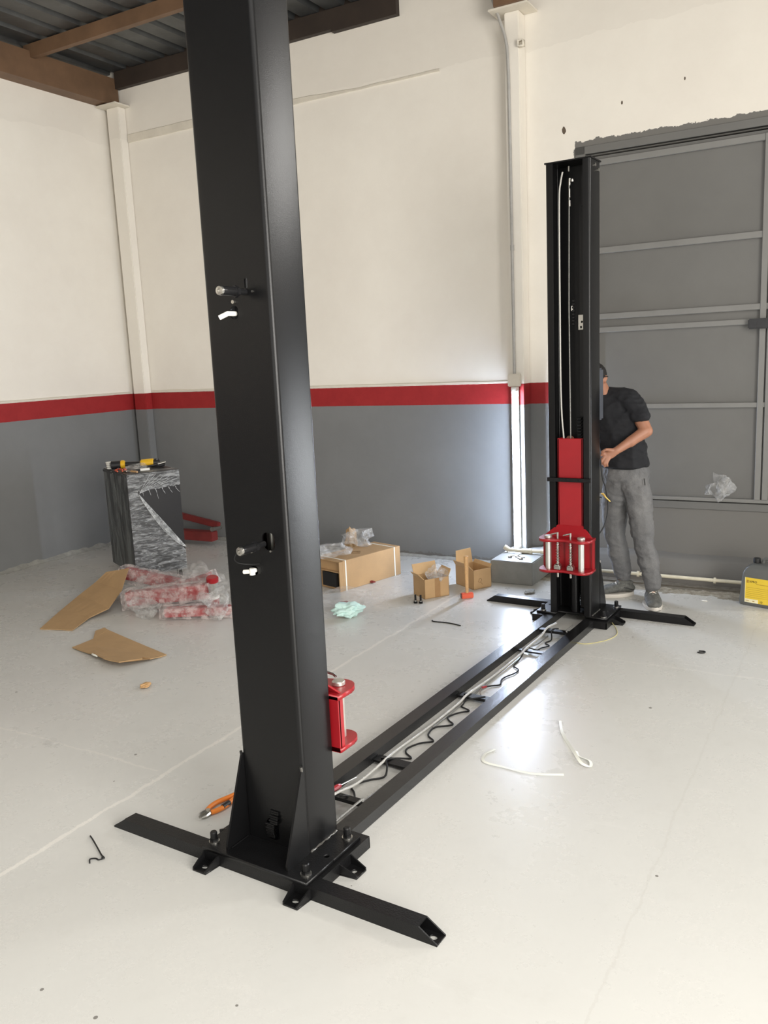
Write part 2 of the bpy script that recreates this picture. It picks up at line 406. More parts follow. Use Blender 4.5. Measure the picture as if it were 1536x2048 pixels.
# rough mortar fillet along left wall and back wall
def fillet(name, p0, p1, nx, ny, L=120, wd=.05, hh=.035):
    vs = []; fs = []
    for i in range(L+1):
        t = i/L; x = p0[0]+(p1[0]-p0[0])*t; y = p0[1]+(p1[1]-p0[1])*t
        q = wd*(.75+.7*noise.noise(Vector((x*7, y*7, 1.3)))); h = hh*(1+.8*noise.noise(Vector((x*9, y*9, 4))))
        vs += [(x, y, h), (x+nx*q*.5, y+ny*q*.5, h*.45), (x+nx*q, y+ny*q, .001), (x-nx*.01, y-ny*.01, .001)]
    for i in range(L):
        for k in range(3): fs.append((i*4+k, i*4+k+1, i*4+5+k, i*4+4+k))
    bb = MB(); bb.add(vs, fs); struct(bb.build(name, M_mortar, smooth=True))
fillet('baseboard_left', (-LW, YF, 0), (-LW, DB, 0), 1, 0, 260)
fillet('baseboard_corner', (-LW, DB, 0), (-.95, DB, 0), 0, -1, 140, .04, .02)
# thin cream lip above the red band
def lip(x0, x1, y, z, name, axis='x'):
    vs = []; fs = []; L = 90
    for i in range(L+1):
        t = x0+(x1-x0)*i/L; q = .012+.004*noise.noise(Vector((t*5, 2, z)))
        h = .012+.004*noise.noise(Vector((t*4, 7, z)))
        pr = [(0, z-h*.4), (q, z-h*.2), (q, z+h), (0, z+h*1.6)]
        for (a, zz) in pr: vs.append((t, y-a, zz) if axis == 'x' else (y+a, t, zz))
    for i in range(L):
        for k in range(3): fs.append((i*4+k, i*4+k+1, i*4+5+k, i*4+4+k))
    bb = MB(); bb.add(vs, fs); struct(bb.build(name, M_caulk, smooth=True))
lip(-4.76, -.74, DB, 1.513, 'trim_1'); lip(-6.9, 4.34, -LW, 1.513, 'trim_2', 'y')
# ledge line high on the back wall
b = MB(); vs = []; fs = []; L = 80
for i in range(L+1):
    x = -4.76+(3.42)*i/L; hgt = .07 if x < -3.3 else max(.012, .07-(x+3.3)*.05)
    wv = .004*noise.noise(Vector((x*6, 0, 0)))
    vs += [(x, DB, 3.955+wv), (x, DB-.014, 3.958+wv), (x, DB-.012, 3.958+hgt+wv), (x, DB, 3.965+hgt+wv)]
for i in range(L):
    for k in range(3): fs.append((i*4+k, i*4+k+1, i*4+5+k, i*4+4+k))
b.add(vs, fs); struct(b.build('trim_3', M_caulk))
# roof sheet with trapezoid ribs running toward the back wall
def roof():
    b = MB(); pitch = .25; x = -LW-.1; prof = []
    while x < XR+.2:
        prof += [(x, 0), (x+.15, 0), (x+.17, .045), (x+.215, .045), (x+.235, 0)]; x += pitch
    ys = (YF-.1, DB+.15); vs = [(px, yy, ZC-.05+pz) for yy in ys for px, pz in prof]; n = len(prof)
    b.add(vs, [(i, i+1, n+i+1, n+i) for i in range(n-1)])
    for yy in (): pass
    return b.build('ceiling', M_roof)
struct(roof())
struct(MB().box((-LW-.2, YF-.2, ZC+.03), (XR+.2, DB+.2, ZC+.08)).build('ceiling_deck', M_darkbeam))
# the beams
def ibeam(name, x0, x1, y0, y1, z0, z1, mat, along='y'):
    b = MB(); t = .012
    if along == 'y':
        b.box((x0, y0, z0), (x1, y1, z0+t)).box((x0, y0, z1-t), (x1, y1, z1)).box((x1-t*1.2, y0, z0+t), (x1, y1, z1-t))
    else:
        b.box((x0, y0, z0), (x1, y1, z0+t)).box((x0, y0, z1-t), (x1, y1, z1)).box((x0, y0, z0+t), (x1, y0+t, z1-t))
    return b.build(name, mat)
o = tag(ibeam('roof_beam', -LW, -4.82, YF, DB-.02, 4.30, 4.545, M_brown), 'long rust-brown steel beam along the top of the left wall', 'beam'); o.matrix_world = ROOM
for i, y in enumerate((3.42, 1.55)):
    b = MB(); b.box((-4.90, y, 4.55 if i else 4.49), (XR, y+.055, 4.60))
    o = b.build('roof_purlin', M_brown); o.matrix_world = ROOM
    tag(o, 'brown box purlin crossing under the corrugated roof' + (' nearest the back wall' if i == 0 else ', the next one behind the picture edge'), 'beam')
b = MB(); b.box((-4.82, DB-.055, 4.45), (-2.30, DB, 4.605)).box((-2.30, DB-.055, 4.43), (-1.68, DB, 4.605)).box((-4.82, DB-.03, 4.60), (-1.68, DB, 4.66))
o = b.build('wall_angle_beam', M_darkbeam); o.matrix_world = ROOM; tag(o, 'dark brown steel beam along the top edge of the back wall', 'beam')

# steel pillars against the back wall
def pillar(x0, x1, y0, y1, top, cap, label, name='steel_pillar'):
    t = thing(name, label, 'pillar', ((x0+x1)/2, (y0+y1)/2, 0), 0, None, True)
    cx, cy = (x0+x1)/2, (y0+y1)/2
    b = MB(); b.box((x0-cx, y0-cy, 0), (x1-cx, y1-cy-.001, top), .006, seg=2); b.build('shaft', M_wall, t, True)
    b = MB(); b.box((cap[0]-cx, cap[2]-cy, top), (cap[1]-cx, cap[3]-cy, top+.014)); b.build('cap_plate', M_caulk, t)
    return t
pillar(-4.925, -4.765, 4.345, DB, 4.275, (-4.965, -4.70, 4.25, DB-.003), 'white steel pillar standing in the left rear corner of the room')
pm = pillar(-.745, -.63, 4.315, DB, 4.205, (-.83, -.53, 4.22, DB-.003), 'white steel pillar in the middle of the back wall above the light tube')
b = MB(); b.plate([(-.022, -.022), (.022, -.022), (.022, .022), (-.022, .022)], [[(-.017, -.017), (.017, -.017), (.017, .017), (-.017, .017)]], 0, .05, Matrix.Translation((.078, -.052, 3.97)) @ XZ)
b.box((.060, -.064, 3.952), (.096, -.058, 3.988)); b.build('tube_stub', M_caulk, pm)
# brown beam end above the middle pillar
o = MB().box((-.78, 4.20, 4.22), (-.60, DB-.003, 4.46)).build('roof_beam', M_brown); o.matrix_world = ROOM
tag(o, 'short brown beam end resting on the middle pillar cap', 'beam')

# conduit, switch box, light tube
def lamp(x, label, y=4.315):
    t = thing('tube_light', label, 'lamp', (x, y, 0), 0, None, True)
    b = MB(); b.box((-.026, -.022, .165), (.026, -.001, 1.483), .003); b.build('housing', M_white, t)
    b = MB(); b.cyl((0, -.034, .205), (0, -.034, 1.445), .022, 16); b.box((-.022, -.034, .205), (.022, -.023, 1.445)); b.build('led_tube', M_led, t, True)
    MB().box((-.024, -.052, .165), (.024, -.022, .204), .004).build('end_cap', M_white, t)
    MB().box((-.024, -.052, 1.446), (.024, -.022, 1.483), .004).build('end_cap', M_white, t)
    return t
lamp(-.70, 'lit white LED tube lamp standing upright on the middle pillar')
t = tag(MB().box((-.755, 4.275, 1.486), (-.655, 4.3145, 1.585), .006, seg=2).build('junction_box', M_caulk), 'small white junction box on the pillar above the lit tube', 'box'); t.matrix_world = ROOM
b = MB(); b.tube(smooth_path([(-.86, 4.30, 4.50), (-.83, 4.29, 4.34), (-.775, 4.285, 4.18), (-.725, 4.29, 4.02), (-.712, 4.298, 3.85), (-.708, 4.301, 3.4), (-.706, 4.301, 1.586)], 8), .0115, 12)
t = b.build('conduit_pipe', M_caulk, smooth=True); t.matrix_world = ROOM; tag(t, 'thin grey conduit running down the middle pillar to the junction box', 'pipe')
t.data.materials[0] = simple('grey_conduit', (168, 166, 162), .5)
b = MB().tube([(-.706, 4.301, 2.52), (-.706, 4.301, 2.56)], .015, 12); b.build('coupling', t.data.materials[0], t, True)

# the steel door with frame, rails, slide lock
d = struct(MB().box((DX0+.012, DB+.035, DZ0+.005), (DX1-.012, DB+.045, DZ1-.02)).build('door_1', M_door))
b = MB()
for z0, z1 in ((2.445, 2.490), (1.965, 2.008), (1.868, 1.907), (1.292, 1.328), (3.07, 3.115)):
    b.box((DX0+.05, DB+.005, z0), (DX1-.05, DB+.035, z1), .003)
b.build('door_rail', M_doorf, d)
b = MB(); b.box((1.045, DB-.002, .63), (1.085, DB+.035, 3.115), .003).box((1.095, DB-.002, .63), (1.135, DB+.035, 3.115), .003).box((DX0+.02, DB+.005, .63), (DX0+.06, DB+.035, 3.115), .003)
b.build('door_stile', M_doorf, d)
b = MB(); b.box((DX0+.02, DB+.005, .605), (DX1-.02, DB+.035, .632), .002); b.build('door_bottom_rail', M_doorf, d)
b = MB(); b.box((.975, DB-.045, 1.835), (1.21, DB-.002, 1.905), .008, seg=2).cyl((1.02, DB-.05, 1.875), (1.02, DB-.04, 1.875), .014); b.build('slide_lock', M_lock, d)
b = MB()
b.box((DX0-.06, DB-.008, .60), (DX0+.012, DB+.05, DZ1+.055), .002).box((DX0-.06, DB-.008, DZ1+.0), (DX1+.06, DB+.05, DZ1+.055), .002).box((DX1-.012, DB-.008, .60), (DX1+.06, DB+.05, DZ1), .002)
b.build('door_frame', M_door, d)
struct(MB().box((DX0-.02, DB-.012, .545), (DX1+.02, DB+.20, .60), .004).build('trim_4', M_door))
# unseen backing added behind the door opening so no light leaks
struct(MB().box((DX0-.3, DB+.221, .2), (DX1+.3, DB+.26, 3.5)).build('light_stop_behind_door', M_door))

# ------------------------------------------------------------------ the two-post lift
HF = .047        # frame height
PX, PY0, PY1, PT = .139, .1024, .2836, 2.85
HB = HF + .015
def arc(cx, cy, r, a0, a1, n=6): return [(cx+r*math.cos(math.radians(a0+(a1-a0)*k/n)), cy+r*math.sin(math.radians(a0+(a1-a0)*k/n))) for k in range(n+1)]
def lift_column(loc, rz, label, near):
    t = thing('lift_column', label, 'car lift column', loc, rz)
    PT = 2.93 if near else 2.85
    # post: C section, closed web at local -y side, lips toward +y
    b = MB(); th = .007; r = .015
    for sg in (-1, 1):
        outer = [(.112, PY0)] + arc(PX-r, PY0+r, r, -90, 0) + arc(PX-r, PY1-r, r, 0, 90) + [(PX-.047, PY1), (PX-.049, PY1-.012)]
        inner = [(PX-.047+.002, PY1-.012), (PX-.046, PY1-th)] + arc(PX-r, PY1-r, r-th, 90, 0) + arc(PX-r, PY0+r, r-th, 0, -90) + [(.112, PY0+th)]
        pts = outer[:-1] + [(PX-.047, PY1-.022), (PX-.047+th, PY1-.022), (PX-.047+th, PY1-th)] + inner[2:]
        pts = [(x*sg, y) for x, y in pts]
        if sg < 0: pts = pts[::-1]
        b.prism(pts, HB, PT)
    # web plate with openings
    holes = [rrect(.034, 1.992, .047, 2.022, .004), rrect(-.033, 1.90, .0, 1.94, .012), rrect(.03, 1.145, .085, 1.205, .02), rrect(-.028, 1.055, .002, 1.085, .01)] if near else \
            [rrect(.034, 1.992, .047, 2.022, .004), rrect(.03, 1.145, .085, 1.205, .02)]
    holes.append(rrect(-.045, .075, .012, .155, .02))
    b.plate([(-.112, HB), (.112, HB), (.112, PT), (-.112, PT)], holes, 0, th, Matrix.Translation((0, PY0+th, 0)) @ XZ)
    b.build('post', M_black, t, True)
    MB().box((-PX-.005, PY0-.004, PT), (PX+.005, PY1+.004, PT+.008)).build('cap_plate', M_black, t)
    # base plate
    ho = [circ(x, y, .011, 16) for x, y in ((.2, .125), (-.2, .125))]
    b = MB().plate([(-.238, -.034), (.233, -.034), (.233, .118), (.229, .120), (.233, .124), (.233, .285), (.10, .285), (.10, .235), (-.10, .235), (-.10, .285), (-.238, .285)], ho, HF+.001, HB)
    b.build('base_plate', M_blackw, t)
    # gussets
    for sg in (-1, 1):
        b = MB(); b.prism([(PY0+.002, HB), (-.014, HB), (-.014, HB+.02), (PY0-.006, .384), (PY0+.002, .384)], -.004, .004, Matrix.Translation((sg*(PX-.004), 0, 0)) @ YZ)
        b.build('gusset', M_black, t)
        b = MB(); q = [(sg*(PX+.001), PY0+.012+.012*k, HB+.003+.0015*math.sin(k*2.1)) for k in range(14)]
        b.tube(q, [.004+.0012*math.sin(k*1.7) for k in range(14)], 8)
        q = [(sg*(PX-.012), y, HB+.003) for y in (.0, .03, .06, .09)]; b.tube(q, .003, 6)
        b.tube([(sg*(PX-.003), PY0-.004, .375), (sg*(PX-.003), PY0-.006, .392)], .005, 8)
        b.build('weld_bead', M_weld if sg > 0 or not near else M_blackw, t, True)
    for (x, y) in ((-.216, .007), (.2, .007), (.198, .255), (-.21, .255)):
        b = MB(); b.lathe([(0, HB+.040), (.0105, HB+.040), (.013, HB+.036), (.013, HB+.012), (0, HB+.012)], Matrix.Translation((x, y, 0)), 12)
        b.lathe([(0, HB+.014), (.0165, HB+.014), (.0165, HB+.004), (0, HB+.004)], Matrix.Translation((x, y, 0)), 6)
        a = b.build('anchor_bolt', M_bolt, t)
        MB().lathe([(.009, HB+.004), (.0195, HB+.004), (.0195, HB), (.009, HB)], Matrix.Translation((x, y, 0)), 24).build('washer', M_steel, a, True)
    # web side release pins
    for z in ((1.98, 1.165) if near else (1.98, 1.165)):
        b = MB(); b.cyl((.035, PY0+.004, z), (.035, PY0-.055, z), .010, 16).cyl((.035, PY0-.045, z), (.035, PY0-.115, z), .0145, 20)
        b.cyl((.035, PY0-.038, z), (.035, PY0-.05, z), .019, 6)
        a = b.build('release_pin', simple('dark_pin', (60, 60, 62), .3, .8), t, True)
        MB().lathe([(0, 0), (.005, .001), (.006, -.004), (.0135, -.003), (.0147, .001), (.0147, .006)], Matrix.Translation((.035, PY0-.1165, z)) @ Matrix.Rotation(-PI/2, 4, 'X'), 20).build('pin_end', M_steel, a, True)
        b = MB(); b.cyl((-.012, PY0, z-.027), (-.012, PY0-.010, z-.027), .006, 12); b.cyl((.066, PY0, z-.0 if z > 1.5 else z-.022), (.066, PY0-.004, z-.0 if z > 1.5 else z-.022), .0035, 10)
        b.build('screw', M_steel, t, True)
        if z > 1.5:
            b = MB(); b.tube([(-.02, PY0+.01, 1.917), (-.022, PY0-.025, 1.917), (-.045, PY0-.04, 1.905)], [.008, .008, .008], 10)
        else:
            b = MB(); b.tube([(-.012, PY0+.006, 1.070), (-.012, PY0-.014, 1.070), (-.044, PY0-.018, 1.066)], .0075, 10); b.cyl((-.012, PY0-.012, 1.058), (-.012, PY0-.012, 1.080), .010, 12)
        b.build('hose_fitting', M_white if near else M_steel, t, True)
    b = MB(); b.tube(smooth_path([(.030, PY0-.118, 1.168), (.008, PY0-.115, 1.14), (.0, PY0-.09, 1.118), (.012, PY0-.05, 1.105), (.012, PY0+.004, 1.095)], 6), .0018, 6)
    b.build('release_wire', M_dark, t)
    # chain bulging out of the low opening
    b = MB()
    for k in range(7):
        z = .082 + k*.0155; off = .012*math.sin(k/6*PI)
        xx = -.012 + (.012 if k > 3 else -.012*(1-k/4)) 
        b.box((xx-.017, PY0-.006-off, z), (xx+.017, PY0+.012-off, z+.011), .003)
        b.cyl((xx-.019, PY0-.002-off, z+.013), (xx+.019, PY0-.002-off, z+.013), .0045, 8)
    b.build('leaf_chain', M_bolt, t)
    # inside: hydraulic cylinder, hose, cable, switch plate
    MB().cyl((0, .19, HB), (0, .19, .34), .031, 24).build('hydraulic_cylinder', M_black, t, True)
    MB().cyl((0, .19, .34), (0, .19, 1.19), .018, 20).build('piston_rod', M_pin, t, True)
    b = MB(); b.tube(smooth_path([(.045, PY1-.03, 1.19), (.058, PY1-.02, 1.45), (.059, PY1-.015, 2.05), (.060, PY1-.02, 2.62), (.054, PY1-.03, 2.74), (.045, PY1-.04, 2.80)], 8), .0055, 10)
    b.build('hydraulic_hose', M_hose, t, True)
    b = MB(); b.tube([(.008, PY1-.05, 1.19), (.014, PY1-.05, 2.0), (.008, PY1-.05, 2.72)], .0042, 8); b.build('lift_cable', M_cable, t, True)
    b = MB(); b.cyl((.006, PY1-.05, 2.60), (.006, PY1-.05, 2.635), .008, 10).cyl((.006, PY1-.05, 2.65), (.006, PY1-.05, 2.70), .007, 10).cyl((.006, PY1-.05, 2.72), (.004, PY1-.05, 2.76), .008, 10)
    b.lathe([(0, .012), (.009, .008), (.011, 0), (.009, -.008), (0, -.012)], Matrix.Translation((-.016, PY1-.04, 2.745)), 12)
    b.box((.004, PY1-.05, 2.80), (.012, PY1-.044, 2.83)).build('cable_end_fitting', M_steel, t, True)
    MB().box((-PX+.008, PY1-.10, 2.60), (-.05, PY1-.095, 2.78)).box((-PX+.03, PY0+.02, .10), (-.05, PY1-.06, 2.55)).build('inner_guide', M_black, t)
    MB().box((-.10, PY0+.03, 2.35), (-.02, PY0+.04, 2.62)).build('safety_plate', M_blackw, t)
    b = MB(); b.plate([(-.022, -.044), (.022, -.044), (.022, .044), (-.022, .044)], [circ(-.0, .002, .007, 12), [(.0, -.036), (.012, -.036), (.012, -.022), (.0, -.022)]], 0, .003, Matrix.Translation((-.075, PY1-.028, 1.914)) @ XZ)
    b.build('switch_plate', M_steel, t)
    b = MB()
    for k in range(7):
        z = 1.20+.02*k; b.box((-.068, PY1-.05, z), (-.040, PY1-.035, z+.012), .003); b.cyl((-.071, PY1-.042, z+.014), (-.037, PY1-.042, z+.014), .0035, 8)
    for k in range(8):
        z = 1.90+.02*k; b.box((-.018, PY1-.07, z), (.0, PY1-.06, z+.013), .002)
    b.build('roller_chain', M_bolt, t)
    for sx in (-1,):
        b = MB(); b.cyl((sx*PX, PY0+.05, 2.80), (sx*(PX+.009), PY0+.05, 2.80), .011, 8).cyl((sx*PX, PY0+.11, 2.82), (sx*(PX+.009), PY0+.11, 2.82), .011, 8)
        b.build('side_bolt', M_steel, t, True)
    # carriage
    zb, zt = .65, 1.205; yc = PY1-.014
    b = MB(); b.box((-.0815, yc-.10, .36), (-.0735, yc, zt)).box((.0735, yc-.10, .36), (.0815, yc, zt)).box((-.0815, yc-.008, .36), (.0815, yc, zt), .003)
    car = b.build('carriage', M_red, t)
    # flared apron
    b = MB(); bw = .166
    fr = yc+.004; ft = yc+.055
    b.add([(-.083, yc+.001, zb), (.083, yc+.001, zb), (bw, ft, .578), (-bw, ft, .578), (-.083, yc-.007, zb), (.083, yc-.007, zb), (bw, ft-.010, .578), (-bw, ft-.010, .578)],
          [(0, 1, 2, 3), (7, 6, 5, 4), (0, 4, 5, 1), (1, 5, 6, 2), (2, 6, 7, 3), (3, 7, 4, 0)])
    b.build('flare_plate', M_red, car)
    b = MB(); b.box((-bw, PY1+.004, .366), (bw, PY1+.016, .578))
    b.box((-bw, PY1+.010, .38), (-bw+.010, PY1+.035, .578)).box((bw-.010, PY1+.010, .38), (bw, PY1+.035, .578)).box((-.02, PY1+.016, .372), (.02, PY1+.03, .565)).build('back_plate', M_red, car)
    def arm_plate(z0, z1, nm):
        out = [(-bw-.005, PY1+.004), (bw+.005, PY1+.004), (bw+.005, PY1+.09)] + arc(.108, PY1+.092, .060, 0, 110, 8) + [(.055, PY1+.135), (0, PY1+.12), (-.055, PY1+.135)] + arc(-.108, PY1+.092, .060, 70, 180, 8) + [(-bw-.005, PY1+.09)]
        hs = [circ(sx*.042, PY1+.105, .009, 10) for sx in (-1, 1)]
        b = MB().plate(out, hs, z0, z1); b.build(nm, M_red, car)
    arm_plate(.566, .584, 'arm_plate'); arm_plate(.368, .384, 'arm_plate')
    for sx in (-1, 1):
        b = MB(); b.cyl((sx*.108, PY1+.095, .362), (sx*.108, PY1+.095, .588), .0185, 24).lathe([(0, .600), (.022, .600), (.0245, .597), (.0245, .586), (0, .586)], Matrix.Translation((sx*.108, PY1+.095, 0)), 24)
        b.build('arm_pin', M_pin, car, True)
        b = MB(); x = sx*.042; y = PY1+.105
        b.cyl((x, y, .335), (x, y, .625), .0065, 12)
        b.tube([(x, y, .62), (x+.03, y+.008, .612), (x+.045, y+.004, .606)], .005, 8)
        b.box((x-.021, y-.018, .385), (x+.021, y+.018, .412), .003).box((x-.015, y-.021, .405), (x+.015, y+.021, .42), .003)
        lk = b.build('arm_lock', M_steel, car)
        hx = [(x+.011*math.cos(a*.7), y+.011*math.sin(a*.7), .422+.14*a/72) for a in range(73)]
        MB().tube(hx, .0022, 6).build('spring', M_steel, lk, True)
    if not near:
        MB().box((-.142, PY1+.002, .933), (.142, PY1+.022, .958), .002).cyl((-.06, PY1+.02, .946), (-.06, PY1+.026, .946), .006).cyl((.02, PY1+.02, .946), (.02, PY1+.026, .946), .006).build('clamp_bar', M_blackw, t)
        b = MB(); b.box((-.125, PY0-.11, 1.30), (.08, PY0, 1.628), .01, seg=2); b.build('control_cover', M_glass_dark, t)
        b = MB(); b.tube(smooth_path([(-.10, PY0-.05, 1.30), (-.12, PY0-.09, .95), (-.14, PY0-.11, .85), (-.15, PY0-.12, .72), (-.13, PY0-.10, .60), (-.09, PY0-.03, .52)], 8), .005, 8)
        w_ = b.build('control_wire', M_dark, t, True)
        b = MB()
        for k in range(3): b.tube([(-.125+.006*k, PY0-.10, .82), (-.15-.008*k, PY0-.12, .775-.006*k)], .0045, 8)
        b.build('brass_tip', M_gold, w_, True)
    return t
LY = 3.3813
lift_column((0, 0, 0), 0, 'tall black steel lift column in the foreground, its closed back with lock pins toward the viewer', True)
lift_column((0, LY, 0), PI, 'far black lift column with long red carriage, in front of the man', False)

def base_frame():
    t = thing('lift_base_frame', 'black steel floor frame with two long rails and crossbars joining the lift columns', 'car lift frame', (0, 0, 0))
    a, wd, c, th = .7185, .058, .064, .005
    for y0 in (0, LY):
        b = MB()
        for sg in (-1, 1):
            y = y0 + sg*(wd/2); s2 = -sg*th
            vs = [(-a, y, 0), (a, y, 0), (a, y, .006), (a-c, y, HF), (-a+c, y, HF), (-a, y, .006)]
            vs += [(x, yy+s2, z) for x, yy, z in vs]
            b.add(vs, [(0, 1, 2, 3, 4, 5), (11, 10, 9, 8, 7, 6)] + [(i, (i+1) % 6, 6+(i+1) % 6, 6+i) for i in range(6)])
        b.box((-a+c, y0-wd/2+th, HF-th), (a-c, y0+wd/2-th, HF))
        b.plate([(-a, y0-wd/2+th), (a, y0-wd/2+th), (a, y0+wd/2-th), (-a, y0+wd/2-th)], [circ(sx*(a-.028), y0, .011, 16, 1.2, 1) for sx in (-1, 1)], .0005, th)
        b.build('crossbar', M_blackw, t)
    for sg in (-1, 1):
        x0, x1 = (sg*.17, sg*.098)
        xl, xh = min(x0, x1), max(x0, x1); xo = x0
        b = MB(); b.box((xl, .029, HF-.005), (xh, LY-.029, HF))
        b.box((min(xo, xo-sg*.005), .029, .001), (max(xo, xo-sg*.005), LY-.029, HF-.005)).box((min(x1, x1+sg*.005), .029, .001), (max(x1, x1+sg*.005), LY-.029, HF-.005))
        b.build('rail', M_rail, t)
    for (y, wdt, z0, z1, fx) in ((.515, .035, .030, .045, .092), (.90, .055, .012, .022, .092), (1.70, .05, .012, .022, .092), (2.455, .03, .012, .022, .092), (2.81, .04, .025, .042, .092), (.36, .16, .030, .045, .092)):
        if wdt > .1: continue
        b = MB(); b.box((-fx, y-wdt/2, z0), (fx, y+wdt/2, z1)); 
        if .8 < y < 2: b.cyl((-.06, y, z1), (-.06, y, z1+.006), .008)
        b.build('cross_plate', M_blackw, t)
    for y0, d in ((0, 1), (LY, -1)):
        for sg in (-1, 1):
            ya, yb = sorted((y0+d*.029, y0+d*.32)); xa, xb = sorted((sg*.17, sg*.25))
            b = MB(); b.box((xa, ya, HF-.005), (xb, yb, HF)).box((sg*.25 - (.005 if sg > 0 else 0), ya, .001), (sg*.25 + (.005 if sg < 0 else 0), yb, HF-.005))
            ye = y0+d*.32; b.box((xa, min(ye, ye-d*.005), .001), (xb, max(ye, ye-d*.005), HF-.005))
            b.build('side_member', M_blackw, t)
    # anchor tabs
    def tabm(M):
        b = MB(); b.plate([(-.037, 0), (.037, 0), (.030, .066), (-.030, .066)], [circ(0, .036, .010, 16, 1.3, 1)], .001, .007)
        for sg in (-1, 1):
            vs = [(sg*.037, 0, .006), (sg*.030, .066, .006), (sg*.030, .066, .014), (sg*.037, 0, .042)]
            vs += [(x-sg*.005, y, z) for x, y, z in vs]
            b.add(vs, [(0, 1, 2, 3), (7, 6, 5, 4), (0, 4, 5, 1), (1, 5, 6, 2), (2, 6, 7, 3), (3, 7, 4, 0)])
        b.build('anchor_tab', M_blackw, t, M=M)
    for y0, fl in ((0, 0), (LY, PI)):
        R0 = Matrix.Translation((0, y0, 0)) @ Matrix.Rotation(fl, 4, 'Z')
        for (x, y, r) in ((-.200, -.029, PI), (.207, -.029, PI), (.25, .165, -PI/2), (-.25, .165, PI/2)):
            tabm(R0 @ Matrix.Translation((x, y, 0)) @ Matrix.Rotation(r, 4, 'Z'))
    return t
base_frame()

# lines lying in the floor frame
b = MB(); b.tube(smooth_path([(-.10, .30, .03), (-.036, .50, .052), (-.032, .66, .026), (-.034, .84, .028), (-.036, .90, .030), (-.050, 1.04, .018), (-.046, 1.3, .012), (-.041, 1.58, .018), (-.041, 1.70, .029), (-.044, 2.0, .014), (-.039, 2.37, .022), (-.040, 2.46, .029), (-.045, 2.70, .03), (-.046, 2.81, .050), (-.04, 2.95, .04)], 6), .0062, 10)
tag(b.build('hydraulic_hose', M_hose, smooth=True), 'thick pale hydraulic hose running the length of the floor frame', 'hose')
b = MB(); b.tube(smooth_path([(.075, .30, .04), (.085, .515, .051), (.090, .54, .04), (.090, .88, .030), (.090, .92, .030), (.090, 1.2, .022), (.090, 1.6, .024), (.090, 1.70, .029), (.090, 1.8, .022), (.090, 2.4, .020), (.088, 2.46, .028), (.088, 2.78, .03), (.08, 2.81, .048), (.07, 2.95, .04)], 6), .0048, 8)
tag(b.build('wire_rope', M_cable, smooth=True), 'thin twisted steel cable beside the right rail of the floor frame', 'cable')
b = MB(); b.tube(smooth_path([(-.03, 1.30, .008), (-.035, 1.9, .008), (-.047, 2.35, .010), (-.053, 2.46, .028), (-.03, 2.60, .01), (-.03, 2.78, .008)], 6), .0042, 8)
tag(b.build('steel_tube_line', M_cable, smooth=True), 'second thin grey line beside the thick hose at the far end of the frame', 'hose')
co = [(-.01, .50, .050), (.010, .515, .052), (.018, .56, .02), (-.020, .615, .008), (-.060, .660, .006), (-.021, .737, .006), (.018, .787, .006), (.0, .84, .02), (-.029, .885, .030), (-.007, .937, .018), (.034, .985, .006), (-.012, 1.02, .006), (-.029, 1.062, .006), (-.004, 1.132, .006), (.040, 1.177, .006), (.0, 1.21, .006), (-.020, 1.243, .006), (-.023, 1.313, .006), (.037, 1.375, .006), (0, 1.41, .006), (-.023, 1.448, .006), (.001, 1.513, .006), (.035, 1.557, .006), (-.02, 1.585, .006), (-.028, 1.615, .006), (-.022, 1.654, .016), (.057, 1.700, .030)]
b = MB(); b.tube(smooth_path(co, 5), .0042, 8)
tag(b.build('coiled_cable', M_dark, smooth=True), 'black coiled cable zigzagging in the near half of the floor frame', 'cable')
co = [(-.018, 1.865, .012), (.001, 1.904, .006), (.031, 1.934, .006), (.010, 2.0, .006), (.013, 2.053, .006), (.035, 2.12, .006), (.032, 2.179, .006), (-.015, 2.22, .006), (-.023, 2.293, .006), (-.03, 2.37, .012), (-.045, 2.45, .03), (-.04, 2.5, .02), (.002, 2.52, .006), (.012, 2.562, .006), (.040, 2.62, .006), (.0, 2.66, .006), (.012, 2.73, .006), (-.012, 2.80, .045), (.0, 2.88, .03)]
t = thing('coiled_cable', 'black coiled cable with red and steel tip in the far half of the floor frame', 'cable')
MB().tube(smooth_path(co, 5), .0042, 8).build('cord', M_dark, t, True)
MB().tube([(-.018, 1.865, .012), (-.022, 1.825, .02)], .006, 10).build('red_tip', M_red, t, True)
MB().tube([(-.022, 1.825, .02), (-.012, 1.775, .014), (-.0, 1.76, .01), (.0, 1.74, .01)], .0028, 8).build('steel_hook', M_steel, t, True)
# screwdriver
t = thing('screwdriver', 'red handled screwdriver lying between the frame rails', 'screwdriver', (-.072, .545, .052), math.radians(88))
MB().tube([(-.045, 0, -.008), (-.04, 0, -.008), (.03, 0, -.012), (.045, 0, -.014), (.05, 0, -.014)], [.009, .013, .012, .009, .005], 8).build('handle', M_red, t)
MB().tube([(.05, 0, -.014), (.16, 0, -.028)], .003, 8).build('shaft', M_steel, t, True)
